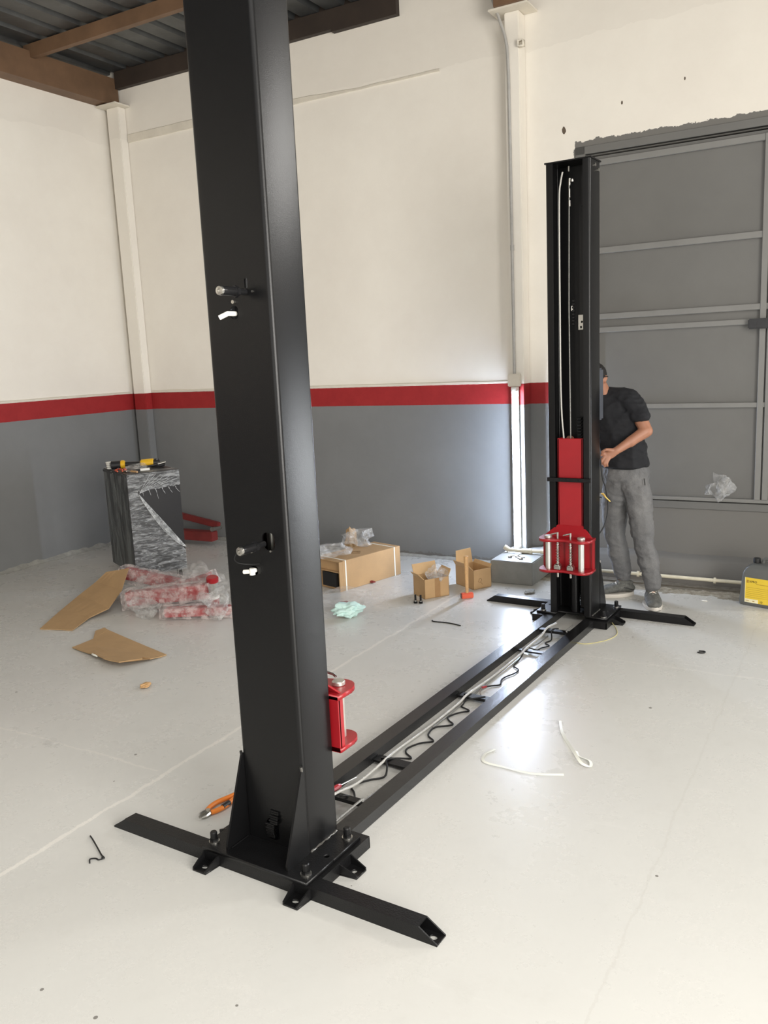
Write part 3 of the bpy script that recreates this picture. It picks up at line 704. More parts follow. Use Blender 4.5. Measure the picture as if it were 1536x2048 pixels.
# pliers
t = thing('cutting_pliers', 'side cutters with orange grips on the floor left of the foreground column', 'pliers', (-.447, .215, .0), math.radians(87))
b = MB(); b.tube([(-.045, .008, .010), (-.03, .013, .012), (-.008, .010, .012), (.004, .004, .012)], [.003, .008, .010, .008], 8).tube([(-.045, -.006, .010), (-.03, -.013, .012), (-.008, -.010, .012), (.004, -.004, .012)], [.003, .008, .010, .008], 8)
b.cyl((-.004, 0, .002), (-.004, 0, .024), .010, 14); b.build('jaws', M_steel, t, True)
b = MB(); b.tube(smooth_path([(.0, .012, .012), (.03, .022, .013), (.07, .024, .013), (.12, .012, .013), (.15, .008, .012)], 5), .010, 10); b.build('grip', M_orange, t, True)
b = MB(); b.tube(smooth_path([(.0, -.012, .012), (.03, -.024, .013), (.07, -.026, .013), (.12, -.016, .013), (.15, -.012, .012)], 5), .010, 10); b.build('grip', M_orange, t, True)
b = MB(); b.tube([(.05, -.026, .015), (.09, -.024, .015)], .0108, 10); b.build('grip_inlay', M_blkpl, t, True)

# ------------------------------------------------------------------ straps, ties, debris on the floor
def ribbon(pts, wd, name, mat, label, cat, th=.0008, tilt=None, k=8):
    P = smooth_path(pts, k); b = MB(); n = len(P); vs = []
    for i, p in enumerate(P):
        d = (P[min(i+1, n-1)]-P[max(i-1, 0)]); d.z = 0; d.normalize(); s_ = Vector((-d.y, d.x, 0))
        tl = 0 if tilt is None else tilt*math.sin(i/n*5); s_ = s_*math.cos(tl) + Vector((0, 0, 1))*abs(math.sin(tl))
        for (u, v) in ((-.5, 0), (.5, 0), (.5, 1), (-.5, 1)): vs.append(tuple(p + s_*(u*wd) + Vector((0, 0, v*th + (abs(math.sin(tl))*wd/2)))))
    fs = []
    for i in range(n-1):
        for k_ in range(4): fs.append((i*4+k_, i*4+(k_+1) % 4, i*4+4+(k_+1) % 4, i*4+4+k_))
    fs += [(3, 2, 1, 0), ((n-1)*4, (n-1)*4+1, (n-1)*4+2, (n-1)*4+3)]
    b.add(vs, fs); o = b.build(name, mat, smooth=True); return tag(o, label, cat)
ribbon([(.325, 1.235, .004), (.305, 1.17, .003), (.335, 1.105, .003), (.43, 1.10, .003), (.56, 1.10, .003), (.68, 1.15, .003)], .012, 'packing_strap', M_strap, 'bent white packing strap lying flat on the floor right of the frame', 'strap', tilt=.25)
ribbon([(.475, 1.65, .003), (.53, 1.53, .004), (.600, 1.42, .010), (.66, 1.33, .02), (.715, 1.265, .012), (.752, 1.270, .004), (.735, 1.315, .004), (.68, 1.335, .004), (.655, 1.375, .003)], .013, 'packing_strap', M_strap, 'white packing strap curled into a loop on the open floor at right', 'strap', tilt=.5)
b = MB(); b.tube(smooth_path([(-.848, 2.775, .006), (-.83, 2.762, .004), (-.72, 2.772, .004), (-.625, 2.755, .004)], 6), .0042, 6)
tag(b.build('cable_tie', M_dark), 'black cable tie on the floor between mallet and frame', 'cable tie')
b = MB(); b.tube(smooth_path([(-.745, -.122, .003), (-.70, -.145, .012), (-.645, -.170, .010), (-.600, -.19, .006), (-.577, -.198, .004), (-.583, -.215, .004), (-.600, -.215, .004), (-.615, -.228, .004), (-.596, -.245, .004)], 6), .0028, 6)
b.lathe([(0, .006), (.006, .004), (.007, 0), (0, -.001)], Matrix.Translation((-.578, -.2, .003)), 10)
tag(b.build('cable_tie', M_dark), 'black cable tie bent into a hook on the floor at far left', 'cable tie')
b = MB(); b.tube(smooth_path([(.845, 2.90, .004), (.875, 2.905, .004), (.880, 2.885, .004), (.862, 2.872, .004), (.843, 2.875, .004)], 5), .004, 8)
tag(b.build('rubber_scrap', M_dark), 'small curled black scrap alone on the floor below the oil jug', 'scrap')
b = MB(); b.tube(smooth_path([(.23, 3.20, .02), (.29, 3.12, .004), (.335, 3.0, .003), (.318, 2.88, .003), (.255, 2.78, .003), (.205, 2.745, .003), (.16, 2.75, .006), (.15, 2.78, .012)], 8), .0022, 6)
tag(b.build('loose_wire', simple('yellowish_wire', (196, 186, 128), .5)), 'thin yellowish wire curling from the far column base over the floor', 'wire')
def chip(name, c, s, seed, mat, label, cat, flat=.5):
    t = bmesh.new(); bmesh.ops.create_icosphere(t, subdivisions=3, radius=1)
    for v in t.verts:
        n = noise.noise(v.co*1.6 + Vector((seed, 0, 0))); v.co *= (1+.45*n); v.co = Vector((v.co.x*s[0], v.co.y*s[1], v.co.z*s[2]))
    mz = min(v.co.z for v in t.verts)
    for v in t.verts: v.co += Vector((c[0], c[1], c[2]-mz))
    b = MB(); b.merge(t); return tag(b.build(name, mat), label, cat)
chip('wood_chip', (-1.735, 1.06, 0), (.026, .034, .012), 3, M_wood, 'pale wooden chip alone on the floor below the cardboard sheets', 'scrap')
chip('plastic_scrap', (-1.60, .34, 0), (.045, .030, .010), 9, M_film, 'small clear plastic scrap on the floor at the left edge', 'scrap')
chip('plastic_scrap', (-.055, .0, 0), (.0, .0, .0), 9, M_film, 'x', 'scrap') if False else None
chip('red_scrap', (-1.765, 3.44, 0), (.03, .014, .010), 5, M_redd, 'small red plastic scrap against the foot of the long box', 'scrap')
chip('paper_scrap', (.66, 3.93, 0), (.024, .008, .004), 12, M_white, 'small white paper scrap on the floor near the wall pipe', 'scrap')
chip('plaster_crumbs', (-.52, 3.66, 0), (.035, .05, .012), 15, M_mortar, 'crumbled plaster on the floor in front of the concrete block', 'rubble')

# ------------------------------------------------------------------ block, pipe, things on it
t = tag(MB().box((-.17, -.29, 0), (.17, .29, .18), .006, seg=2).build('concrete_block', M_block), 'low grey concrete block against the wall under the lit tube', 'block')
t.matrix_world = Matrix.Translation((-.755, 4.12, 0)) @ Matrix.Rotation(.06, 4, 'Z')
pw = thing('water_pipe', 'cream plastic pipe crossing the block and running low along the back wall', 'pipe', (0, 0, 0), 0, None, True)
P_ = [(-.74, 4.14, .215), (-.72, 4.135, .200), (-.60, 4.14, .198), (-.43, 4.14, .205), (-.408, 4.14, .20), (-.400, 4.15, .17), (-.398, 4.16, .095), (-.385, 4.19, .075), (-.34, 4.215, .070), (0, 4.225, .070), (XR-.02, 4.235, .060)]
MB().tube(P_, .0135, 14).build('pipe_run', M_pvc, pw, True)
for (p0, p1, r) in (((-.755, 4.14, .222), (-.715, 4.14, .198), .020), ((-.61, 4.14, .199), (-.545, 4.14, .199), .019), ((-.45, 4.14, .204), (-.405, 4.14, .204), .018), ((-.545, 4.14, .199), (-.525, 4.14, .199), .021), ((.275, 4.226, .069), (.29, 4.226, .069), .023), ((.82, 4.228, .067), (.835, 4.228, .067), .022)):
    MB().tube([p0, p1], r, 14).build('pipe_fitting', M_pvc, pw, True)
for k, (x, y, a) in enumerate(((-.80, 3.955, .3), (-.755, 3.985, 1.0), (-.725, 3.955, 2.0), (-.70, 3.93, .2))):
    b = MB(); b.plate(circ(0, 0, .017, 6), [circ(0, 0, .008, 12)], 0, .009); b.cyl((.004, -.01, .012), (.03, .012, .012), .005, 8)
    o = b.build('hex_nut', M_steel); o.matrix_world = Matrix.Translation((x, y, .1801)) @ Matrix.Rotation(a, 4, 'Z')
    tag(o, ('leftmost', 'second from left, highest', 'third from left', 'rightmost')[k] + ' of four loose steel nuts on the grey concrete block', 'nut', 'nuts on the concrete block')

# ------------------------------------------------------------------ cardboard boxes
def crumple(c, s, seed, amp=.5, sub=3, rz=0, flat=True):
    t = bmesh.new(); bmesh.ops.create_icosphere(t, subdivisions=sub, radius=1)
    for v in t.verts:
        q = v.co.copy(); n = noise.noise(q*1.3 + Vector((seed, 0, 0))); m = abs(noise.noise(q*2.3 + Vector((0, seed, 0)))); k = abs(noise.noise(q*5 + Vector((0, 0, seed))))
        q *= (1.12 + 1.3*amp*n - amp*1.1*m + .12*k)
        v.co = Vector((q.x*s[0], q.y*s[1], q.z*s[2]))
    mz = min(v.co.z for v in t.verts); R0 = Matrix.Rotation(rz, 3, 'Z')
    for v in t.verts: v.co = R0 @ v.co + Vector((c[0], c[1], c[2]-mz))
    b = MB(); b.merge(t); return b
def carton(name, label, F, ang, wf, wl, h, flaps, tape=True, group=None, contents=None):
    # local x: along front face (to the right), local y: depth away ; origin at front corner
    t = thing(name, label, 'box', (F[0], F[1], 0), ang, group)
    th = .004; b = MB()
    b.box((0, 0, 0), (wf, wl, th)).box((0, 0, 0), (wf, th, h)).box((0, wl-th, 0), (wf, wl, h)).box((0, 0, 0), (th, wl, h)).box((wf-th, 0, 0), (wf, wl, h))
    b.build('body', M_card, t)
    for (side, ln, ang_, sk) in flaps:
        b = MB()
        if side == 'front': M = Matrix.Translation((0, th/2, h)) @ Matrix.Rotation(ang_, 4, 'X'); wd = wf
        elif side == 'back': M = Matrix.Translation((0, wl-th/2, h)) @ Matrix.Rotation(ang_, 4, 'X'); wd = wf
        elif side == 'left': M = Matrix.Translation((th/2, 0, h)) @ Matrix.Rotation(PI/2, 4, 'Z') @ Matrix.Rotation(ang_, 4, 'X'); wd = wl
        else: M = Matrix.Translation((wf-th/2, 0, h)) @ Matrix.Rotation(PI/2, 4, 'Z') @ Matrix.Rotation(ang_, 4, 'X'); wd = wl
        b.prism([(.004, 0), (wd-.004, 0), (wd-.004-sk, ln), (.004+sk*.6, ln*.96)], -th/2, th/2, M @ Matrix(((1, 0, 0, 0), (0, 0, 1, 0), (0, 1, 0, 0), (0, 0, 0, 1))))
        b.build('flap', M_cardi, t)
    if tape:
        MB().box((wf*.42, -.0012, h*.02), (wf*.42+.045, -.0002, h)).build('tape', M_tape, t)
    return t
# front carton (A) : front corner, right face faces the viewer
aA = math.atan2(3.381-3.204, -1.033+1.147)
def carton_at(name, label, Fp, dirR, wR, wL, h, flaps, tape=True):
    # right-hand visible face runs from F along dirR (length wR); other visible face runs to the left (length wL)
    return carton(name, label, Fp, dirR, wR, wL, h, flaps, tape)
tA = carton_at('cardboard_box', 'open small cardboard box beside two black bolts, nearest to the viewer', (-1.147, 3.204), aA, .205, .178, .146,
    [('back', .085, -.35, .0), ('right', .06, .55, .02), ('left', .055, -.75, .03)])
o = crumple((-1.13, 3.36, .07), (.07, .065, .062), 4.2, .4).build('plastic_bag', M_bag, smooth=False); tag(o, 'crumpled clear bag stuffed inside the small open box by the bolts', 'bag')
tB = carton_at('cardboard_box', 'open cardboard box with tall raised flaps behind the mallet', (-.93, 3.57), math.radians(62), .165, .235, .150,
    [('back', .115, -.08, .012), ('left', .07, -.7, .03), ('right', .03, .5, .01)], False)
b = MB(); b.add([(.04, -.0008, .07), (.07, -.0008, .07), (.07, -.0008, .09), (.04, -.0008, .09)], [(0, 1, 2, 3)]); 
b = MB(); b.tube([(.045, -.001, .055), (.052, -.001, .078), (.066, -.001, .083), (.075, -.001, .07), (.068, -.001, .055), (.055, -.001, .05)], .0016, 5, closed=True); b.tube([(.066, -.001, .05), (.085, -.001, .03)], .0016, 5)
b.build('printed_mark', M_print, tB)
# long strapped box
tL = thing('cardboard_box', 'long closed cardboard box with two white straps behind the foreground column', 'box', (-1.842, 3.118, 0), math.atan2(.647, .144))
LX, LYD, LH = .675, .30, .238
b = MB(); th = .005
b.box((.035, 0, 0), (LX, LYD, LH), .003)
# worn open near end : flaps protruding
b.box((0, 0, 0), (.036, th, LH)).box((0, LYD-th, 0), (.036, LYD, LH)).box((0, th, LH-.09), (.036, LYD-th, LH-.085)).box((0.0, 0, LH-th), (.036, LYD, LH))
b.build('body', M_card, tL)
MB().box((.0, .05, .03), (.034, .20, .14)).build('black_insert', M_dark, tL)
for x in (.06, .60):
    b = MB(); s_ = .0025; w_ = .011
    for (y0, y1, z0, z1) in ((-s_, 0, 0, LH+s_), (LYD, LYD+s_, 0, LH+s_), (-s_, LYD+s_, LH, LH+s_)):
        b.box((x, y0, z0), (x+w_, y1, z1))
    b.build('strap', M_strap, tL)
b = MB()
for r in (.05, .03):
    b.tube([(.30-r, .13, LH+.0005), (.30, .13+r, LH+.0005), (.30+r, .13, LH+.0005), (.30, .13-r, LH+.0005)], .0022, 5, closed=True)
b.build('printed_mark', M_print, tL)
o = crumple((-2.04, 3.66, .238), (.115, .085, .07), 1.5, .75).build('plastic_bag', M_bag); tag(o, 'crumpled clear bag on the far end of the long strapped box', 'bag')
o = crumple((-1.97, 3.23, .238), (.15, .10, .05), 6.5, .6, rz=1.2).build('plastic_bag', M_bag); tag(o, 'crumpled clear bag on the near end of the long strapped box', 'bag')
o = crumple((.66, 4.44, .601), (.075, .035, .075), 8.1, .7).build('plastic_bag', M_bag); tag(o, 'small crumpled clear bag sitting on the door sill behind the man', 'bag')
for o_ in [o]: o_.matrix_world = Matrix.Translation((-.02, .045, 0))
chip('cardboard_scrap', (-2.30, 3.95, 0), (.06, .05, .15), 2.2, M_card, 'torn cardboard piece behind the long strapped box', 'scrap')

# two anchor bolts standing on their heads
for k, (x, y) in enumerate(((-1.165, 3.098), (-1.127, 3.108))):
    t = thing('anchor_bolt', ('left' if k == 0 else 'right') + ' one of two black anchor bolts standing upside down by the small box', 'bolt', (x, y, 0), 0, 'upright black bolts')
    MB().lathe([(0, 0), (.016, 0), (.016, .016), (0, .016)], None, 6).cyl((0, 0, .016), (0, 0, .062), .0075, 14).build('shank', M_bolt, t)
    MB().lathe([(.008, .017), (.015, .017), (.015, .021), (.008, .021)], None, 18).build('washer', M_steel, t)
# mallet standing on its head
t = thing('mallet', 'mallet with orange head standing upright on the floor before the open boxes', 'mallet', (-.881, 3.362, 0), math.radians(42))
b = MB(); b.box((-.045, -.017, 0), (.045, .017, .040), .005, seg=2); b.build('head', M_mallet, t)
MB().box((-.0465, -.015, .003), (-.044, .015, .036), .002).build('head_face', M_lock, t)
MB().tube([(0, 0, .038), (0, 0, .10), (0, 0, .27), (0, 0, .312), (0, 0, .316)], [.0115, .0135, .0165, .0165, .012], 14).build('handle', M_wood, t, True)

# ------------------------------------------------------------------ flattened cardboard
def sheet(name, L, R, label, th=.006):
    """ribbon sheet between left and right edge point lists"""
    n = len(L); m = 6; b = MB(); top = []; bot = []
    for i in range(n):
        A, B = Vector(L[i]), Vector(R[i]); rt = []; rb = []
        for j in range(m+1):
            p = A.lerp(B, j/m) + Vector((.006*noise.noise(Vector((i*.7, j*.9, 3))), .006*noise.noise(Vector((i*.6, j*.8, 9))), .004*abs(noise.noise(Vector((i, j*.6, 1))))))
            rt.append(b.bm.verts.new(p+Vector((0, 0, th)))); rb.append(b.bm.verts.new(p))
        top.append(rt); bot.append(rb)
    for i in range(n-1):
        for j in range(m):
            b.bm.faces.new((top[i][j], top[i][j+1], top[i+1][j+1], top[i+1][j])); b.bm.faces.new((bot[i][j], bot[i+1][j], bot[i+1][j+1], bot[i][j+1]))
    for i in range(n-1):
        b.bm.faces.new((top[i][0], top[i+1][0], bot[i+1][0], bot[i][0])); b.bm.faces.new((top[i][m], bot[i][m], bot[i+1][m], top[i+1][m]))
    for j in range(m):
        b.bm.faces.new((top[0][j], bot[0][j], bot[0][j+1], top[0][j+1])); b.bm.faces.new((top[-1][j], top[-1][j+1], bot[-1][j+1], bot[-1][j]))
    return tag(b.build(name, M_card), label, 'cardboard')
sheet('cardboard_sheet', [(-3.265, 1.491, .001), (-3.45, 1.80, .02), (-3.60, 2.10, .05), (-3.60, 2.26, .11), (-3.51, 2.30, .19)],
      [(-3.015, 1.568, .001), (-3.12, 1.80, .012), (-3.09, 1.95, .04), (-3.17, 2.15, .12), (-3.245, 2.30, .245)], 'long bent cardboard sheet leaning up against the wrapped red parts')
b = MB(); pts = [(-2.70, 1.32), (-2.715, 1.50), (-2.84, 1.62), (-2.83, 1.69), (-2.77, 1.67), (-2.02, 1.49), (-2.035, 1.372), (-2.10, 1.37), (-2.075, 1.345), (-2.11, 1.20), (-2.25, 1.205), (-2.40, 1.26)]
b.prism(pts, 0, .006)
bmesh.ops.triangulate(b.bm, faces=b.bm.faces[:]); bmesh.ops.subdivide_edges(b.bm, edges=b.bm.edges[:], cuts=2)
for v in b.bm.verts:
    k = max(0, min(1, (1.45-v.co.y)/.25)); v.co.z += .002 + .032*k*max(0, min(1, (v.co.x+2.62)/.3)) + .008*abs(noise.noise(v.co*5))
tag(b.build('cardboard_sheet', M_card), 'small torn cardboard sheet lying flat on the floor', 'cardboard')
b = MB(); b.tube([(-2.43, 1.262, .022), (-2.40, 1.25, .026), (-2.37, 1.25, .022)], .006, 6)
b.build('torn_fibre', M_strap, bpy.data.objects['cardboard_sheet.001'])

# ------------------------------------------------------------------ wrapped tool cabinet
CX, CY, CA = -3.50, 2.585, math.radians(66)
t = thing('tool_cabinet', 'black tool cabinet on casters half wrapped in torn stretch film', 'cabinet', (CX, CY, 0), CA)
CW, CD, C0, C1 = .435, .655, .09, .925
# local x along the drawer face (to the right), local y goes left/back
MB().box((0, 0, C0), (CW, CD, C1), .008, seg=2).build('body', M_cab, t, True)
MB().box((-.004, -.004, C1-.03), (CW+.004, CD+.004, C1+.004), .008, seg=2).build('worktop', M_cab, t, True)
for k, (x, y) in enumerate(((.05, .05), (CW-.05, .05), (.05, CD-.05), (CW-.05, CD-.05))):
    b = MB(); b.cyl((x-.013, y, .033), (x+.013, y, .033), .033, 20); c_ = b.build('caster', M_dark, t, True)
    MB().box((x-.02, y-.018, .03), (x-.015, y+.018, C0)).box((x+.015, y-.018, .03), (x+.02, y+.018, C0)).box((x-.02, y-.022, C0-.008), (x+.02, y+.022, C0)).build('caster_fork', M_steel, c_)
def wrapface(fn, nu, nv, mask, mat, name, amp, seed):
    b = MB(); g = {}
    for i in range(nu+1):
        for j in range(nv+1):
            u, v = i/nu, j/nv
            d = .003 + amp*abs(noise.noise(Vector((u*6, v*38 + u*9, seed)))) + amp*.5*abs(noise.noise(Vector((u*17, v*60, seed+4))))
            g[i, j] = b.bm.verts.new(fn(u, v, d))
    for i in range(nu):
        for j in range(nv):
            if mask((i+.5)/nu, (j+.5)/nv): b.bm.faces.new((g[i, j], g[i+1, j], g[i+1, j+1], g[i, j+1]))
    for v in [v for v in b.bm.verts if not v.link_faces]: b.bm.verts.remove(v)
    return b.build(name, mat, t, True)
def hole(u, v):      # torn triangular gap on the drawer face
    top = .83 + .03*(u-.3) + .015*noise.noise(Vector((u*18, 0, 0))); bot = .80 - (u-.18)*.74 + .008*noise.noise(Vector((u*25, 3, 0)))
    return not (u > .19 and bot < v < top)
wrapface(lambda u, v, d: Vector((u*CW, -d, C0-.01+v*(C1-C0+.012))), 60, 170, hole, M_wrap, 'stretch_film', .009, 1)
wrapface(lambda u, v, d: Vector((-d, u*CD, C0-.01+v*(C1-C0+.012))), 40, 90, lambda u, v: True, M_wrap2, 'stretch_film', .003, 7)
# right side and top skirt
wrapface(lambda u, v, d: Vector((CW+d, u*CD, C0-.01+v*(C1-C0+.012))), 30, 60, lambda u, v: True, M_wrap2, 'stretch_film', .003, 9)
wrapface(lambda u, v, d: Vector((u*CW, v*CD, C1+.005+d*.5)), 40, 40, lambda u, v: noise.noise(Vector((u*4, v*4, 2))) > -.25, M_wrap, 'stretch_film', .004, 11)
# bunched film rope along the tear
b = MB(); A = Vector((.19*CW, -.010, C0+.80*(C1-C0))); B = Vector((CW+.002, -.012, C0+.22*(C1-C0)))
for k in range(7):
    pts = [A.lerp(B, s_/14) + Vector((0, -.003*math.sin(s_*.9+k), -.085*k/7*math.sin(PI*min(1, s_/14*1.0))**.7 + .004*noise.noise(Vector((s_*.6, k, 0))))) for s_ in range(15)]
    b.tube(pts, [.0022+.0018*abs(noise.noise(Vector((s_*.8, k*2, 1)))) for s_ in range(15)], 5)
for k in range(6):
    u = .25+.13*k; z = C0+.83*(C1-C0); b.tube([(u*CW, -.008, z+.01), (u*CW+.006, -.012, z-.012), (u*CW+.012+.004*k, -.008, z-.03-(.05 if k == 2 else 0.012))], [.003, .002, .001], 5)
for k in range(7):
    a = Vector((.2*CW, -.010, C0+.81*(C1-C0))); e = Vector((CW*(.45+.09*k), -.010, C0+(.995-.012*k)*(C1-C0))); b.tube([a, a.lerp(e, .5)+Vector((0, -.004, .004)), e], .0014, 5)
b.build('film_rope', film('bunched_film', (228, 230, 230), .75, 40, (1, 1, 1), .6, .25), t, True)

# tools on the cabinet top
def on_cab(x, y, dz=0): 
    c, s_ = math.cos(CA), math.sin(CA); return (CX + x*c - y*s_, CY + x*s_ + y*c, C1+.010+dz)
# angle grinder
gx = on_cab(.20, .34)
t = thing('angle_grinder', 'yellow and black angle grinder lying across the cabinet top', 'grinder', gx, CA-math.radians(28))
Z = .035
MB().tube([(-.215, 0, Z), (-.21, 0, Z), (-.13, 0, Z), (-.125, 0, Z)], [.026, .034, .036, .022], 14).build('battery', M_blkpl, t, True)
MB().tube([(-.135, 0, Z), (-.125, 0, Z), (-.105, 0, Z), (-.095, 0, Z)], [.034, .037, .037, .025], 18).build('battery_collar', M_yel, t, True)
MB().tube([(-.10, 0, Z), (.02, 0, Z), (.06, 0, Z)], [.021, .020, .024], 16).build('grip', M_blkpl, t, True)
MB().tube([(.03, 0, Z), (.04, 0, Z), (.135, 0, Z+.003), (.14, 0, Z+.003)], [.024, .034, .036, .03], 18).build('motor_housing', M_yel, t, True)
MB().tube([(.14, 0, Z), (.185, 0, Z), (.19, 0, Z)], [.030, .028, .018], 14).cyl((.165, 0, Z-.03), (.165, 0, Z+.035), .018, 14).build('gear_head', M_lock, t, True)
b = MB(); b.tube([(.165+.055*math.cos(a), .055*math.sin(a), Z-.022) for a in [math.radians(20*k) for k in range(-8, 9)]], .012, 8); b.build('disc_guard', M_dark, t, True)
# white perforated tray
t = thing('perforated_cup', 'small white perforated cup at the left rear of the cabinet top', 'cup', on_cab(.02, .50), CA)
b = MB(); b.lathe([(0, 0), (.028, 0), (.036, .058), (.033, .058), (.026, .003), (0, .003)], None, 18); b.build('cup_wall', M_white, t, True)
b = MB()
for r_ in range(3):
    for k in range(16):
        a = 2*PI*k/16; rr = .0285+.0026*(r_+1)*.95; z = .014+.016*r_; b.cyl((rr*math.cos(a), rr*math.sin(a), z), ((rr+.0022)*math.cos(a), (rr+.0022)*math.sin(a), z), .0032, 6)
b.build('perforation', M_lock, t)
def tool(name, label, cat, x, y, rz, parts):
    t = thing(name, label, cat, on_cab(x, y), CA+rz)
    for (nm, mat, pts, r, n) in parts: MB().tube(pts, r, n).build(nm, mat, t, True)
    return t
tool('cutting_pliers', 'orange handled pliers at the front left of the cabinet top', 'pliers', .03, .30, math.radians(78), [
    ('handle', M_mallet, [(-.14, .02, .008), (-.06, .03, .010), (0, .008, .010)], [.006, .008, .008], 8), ('handle', M_mallet, [(-.14, -.02, .008), (-.06, -.025, .010), (0, -.008, .010)], [.006, .008, .008], 8),
    ('jaws', M_lock, [(0, 0, .010), (.03, 0, .010), (.06, 0, .008)], [.012, .010, .003], 8)])
tool('screwdriver', 'short orange screwdriver lying in front of the grinder battery', 'screwdriver', .06, .23, math.radians(-100), [
    ('handle', M_mallet, [(-.03, 0, .012), (.05, 0, .012)], [.011, .010], 8), ('shaft', M_steel, [(.05, 0, .012), (.12, 0, .006)], .0035, 6)])
tool('spatula', 'thin pale blade lying at the front edge of the cabinet top', 'scraper', .06, .12, math.radians(-75), [
    ('blade', M_steel, [(-.06, 0, .005), (.03, 0, .005)], .006, 6), ('handle', M_wood, [(.03, 0, .007), (.12, 0, .007)], .008, 8)])
tool('marker_pen', 'white capped marker lying at the front of the cabinet top', 'marker', .17, .06, math.radians(-8), [
    ('barrel', M_white, [(-.035, 0, .013), (.04, 0, .013)], .0115, 12), ('cap', M_blkpl, [(-.075, 0, .013), (-.035, 0, .013)], .009, 10)])
tool('socket_wrench', 'chrome ratchet handle sticking up at the right rear of the cabinet top', 'wrench', .28, .20, math.radians(-20), [
    ('shaft', M_lock, [(-.10, 0, .010), (0, 0, .022), (.06, 0, .034)], [.012, .007, .007], 10), ('grip', M_steel, [(.05, 0, .032), (.115, 0, .045)], .010, 10)])
o = crumple(on_cab(.16, .20, -.004), (.09, .07, .025), 3.3, .5).build('plastic_bag', M_bag); tag(o, 'clear bag lying among the tools on the cabinet top', 'bag')

# ------------------------------------------------------------------ red lift arms
def beam_arm(name, p0, p1, w_, h_, label, wrap=True, mat=M_red, seed=1, sleeve=None, cat='lift arm', jac=.020):
    P0, P1 = Vector(p0), Vector(p1); d = P1-P0; L = d.length
    ax = d.normalized(); sd = Vector((0, 0, 1)).cross(ax).normalized(); up = ax.cross(sd)
    M = Matrix(((ax.x, sd.x, up.x, P0.x), (ax.y, sd.y, up.y, P0.y), (ax.z, sd.z, up.z, P0.z), (0, 0, 0, 1)))
    o = bpy.data.objects.new(name, None); COL.objects.link(o); o.empty_display_size = .05; o.matrix_world = M; tag(o, label, cat)
    b = MB(); b.box((0, -w_/2, -h_/2), (L, w_/2, h_/2), .006, seg=2); b.build('arm_tube', mat, o, True)
    if wrap:
        t2 = bmesh.new(); bmesh.ops.create_cube(t2, size=1); bmesh.ops.subdivide_edges(t2, edges=t2.edges[:], cuts=14, use_grid_fill=True)
        for v in t2.verts:
            q = v.co; x = q.x*(L+.06)+L/2; n = noise.noise(Vector((q.x*4+seed, q.y*1.5, q.z*1.5))); k = abs(noise.noise(Vector((q.x*9, q.y*3+seed, q.z*3))))
            f = 1.05+.30*n+.25*k
            v.co = Vector((x, q.y*(w_+jac)*f, q.z*(h_+jac*.8)*f))
        bb = MB(); bb.merge(t2); bb.build('plastic_wrap', M_bubble, o)
    return o
beam_arm('lifting_beam', (-3.05, 2.10, .085), (-2.46, 2.34, .150), .085, .105, 'long red lift arm in clear plastic, lying on top at the front of the heap', seed=2)
a2 = beam_arm('lifting_beam', (-3.36, 2.36, .19), (-2.86, 2.52, .09), .085, .085, 'red lift arm in clear plastic sloping down from under the bent cardboard', seed=5)
a3 = beam_arm('lifting_beam', (-2.98, 2.40, .07), (-2.58, 2.49, .20), .085, .075, 'red lift arm in clear plastic rising toward the grey sleeve behind the heap', seed=9)
beam_arm('lifting_beam', (-2.62, 2.06, .045), (-2.22, 2.30, .045), .085, .06, 'short red lift arm in bubble film lowest at the front of the heap', seed=12)
t = thing('pad_sleeve', 'grey sleeve with red rim and white ring at the right end of the red heap', 'sleeve', (-2.47, 2.39, .0), 0)
R0 = Matrix.Translation((0, 0, .05)) @ Matrix.Rotation(.16, 4, 'Y') @ Matrix.Rotation(.12, 4, 'X')
MB().lathe([(0, .035), (.040, .035), (.040, .165), (0, .165)], R0, 24).build('sleeve_body', M_mortar, t, True)
MB().lathe([(0, .165), (.044, .165), (.044, .195), (.036, .202), (0, .202)], R0, 24).build('red_rim', M_red, t, True)
MB().lathe([(.038, .038), (.047, .038), (.047, .054), (.038, .054)], R0, 24).build('white_ring', M_white, t, True)
MB().lathe([(0, -.049), (.043, -.049), (.043, .036), (0, .036)], R0, 24).build('red_foot', M_red, t, True)
tag(crumple((-2.66, 2.46, .02), (.12, .08, .13), 11, .35).build('plastic_film', M_film), 'clear film hood draped around the grey sleeve of the heap', 'film')
tag(crumple((-2.80, 2.02, .0), (.15, .09, .055), 21, .5).build('plastic_film', M_bag), 'crumpled bubble film in front of the heap on the left', 'film')
tag(crumple((-2.26, 2.20, .0), (.11, .09, .085), 31, .5).build('plastic_film', M_bag), 'crumpled clear film at the right front of the heap beside the column', 'film')
tag(crumple((-2.80, 2.38, .03), (.40, .22, .10), 41, .30, 4, .35).build('plastic_film', M_film), 'large clear film sheet lying over the crossed red arms', 'film')
tag(crumple((-1.66, 2.86, .0), (.22, .20, .045), 51, .5, 4).build('plastic_film', M_film), 'flat clear film sheet on the floor right of the foreground column', 'film')
chip('red_scrap', (-1.60, 2.80, .012), (.03, .05, .012), 8, M_redd, 'small red scrap on the flat film sheet beside the aqua cloth', 'scrap')
o = crumple((-1.42, 2.62, 0), (.10, .06, .045), 61, .45, 4, .9).build('aqua_cloth', M_aqua, smooth=True); tag(o, 'crumpled pale aqua cloth on the floor beside the clear film', 'cloth')
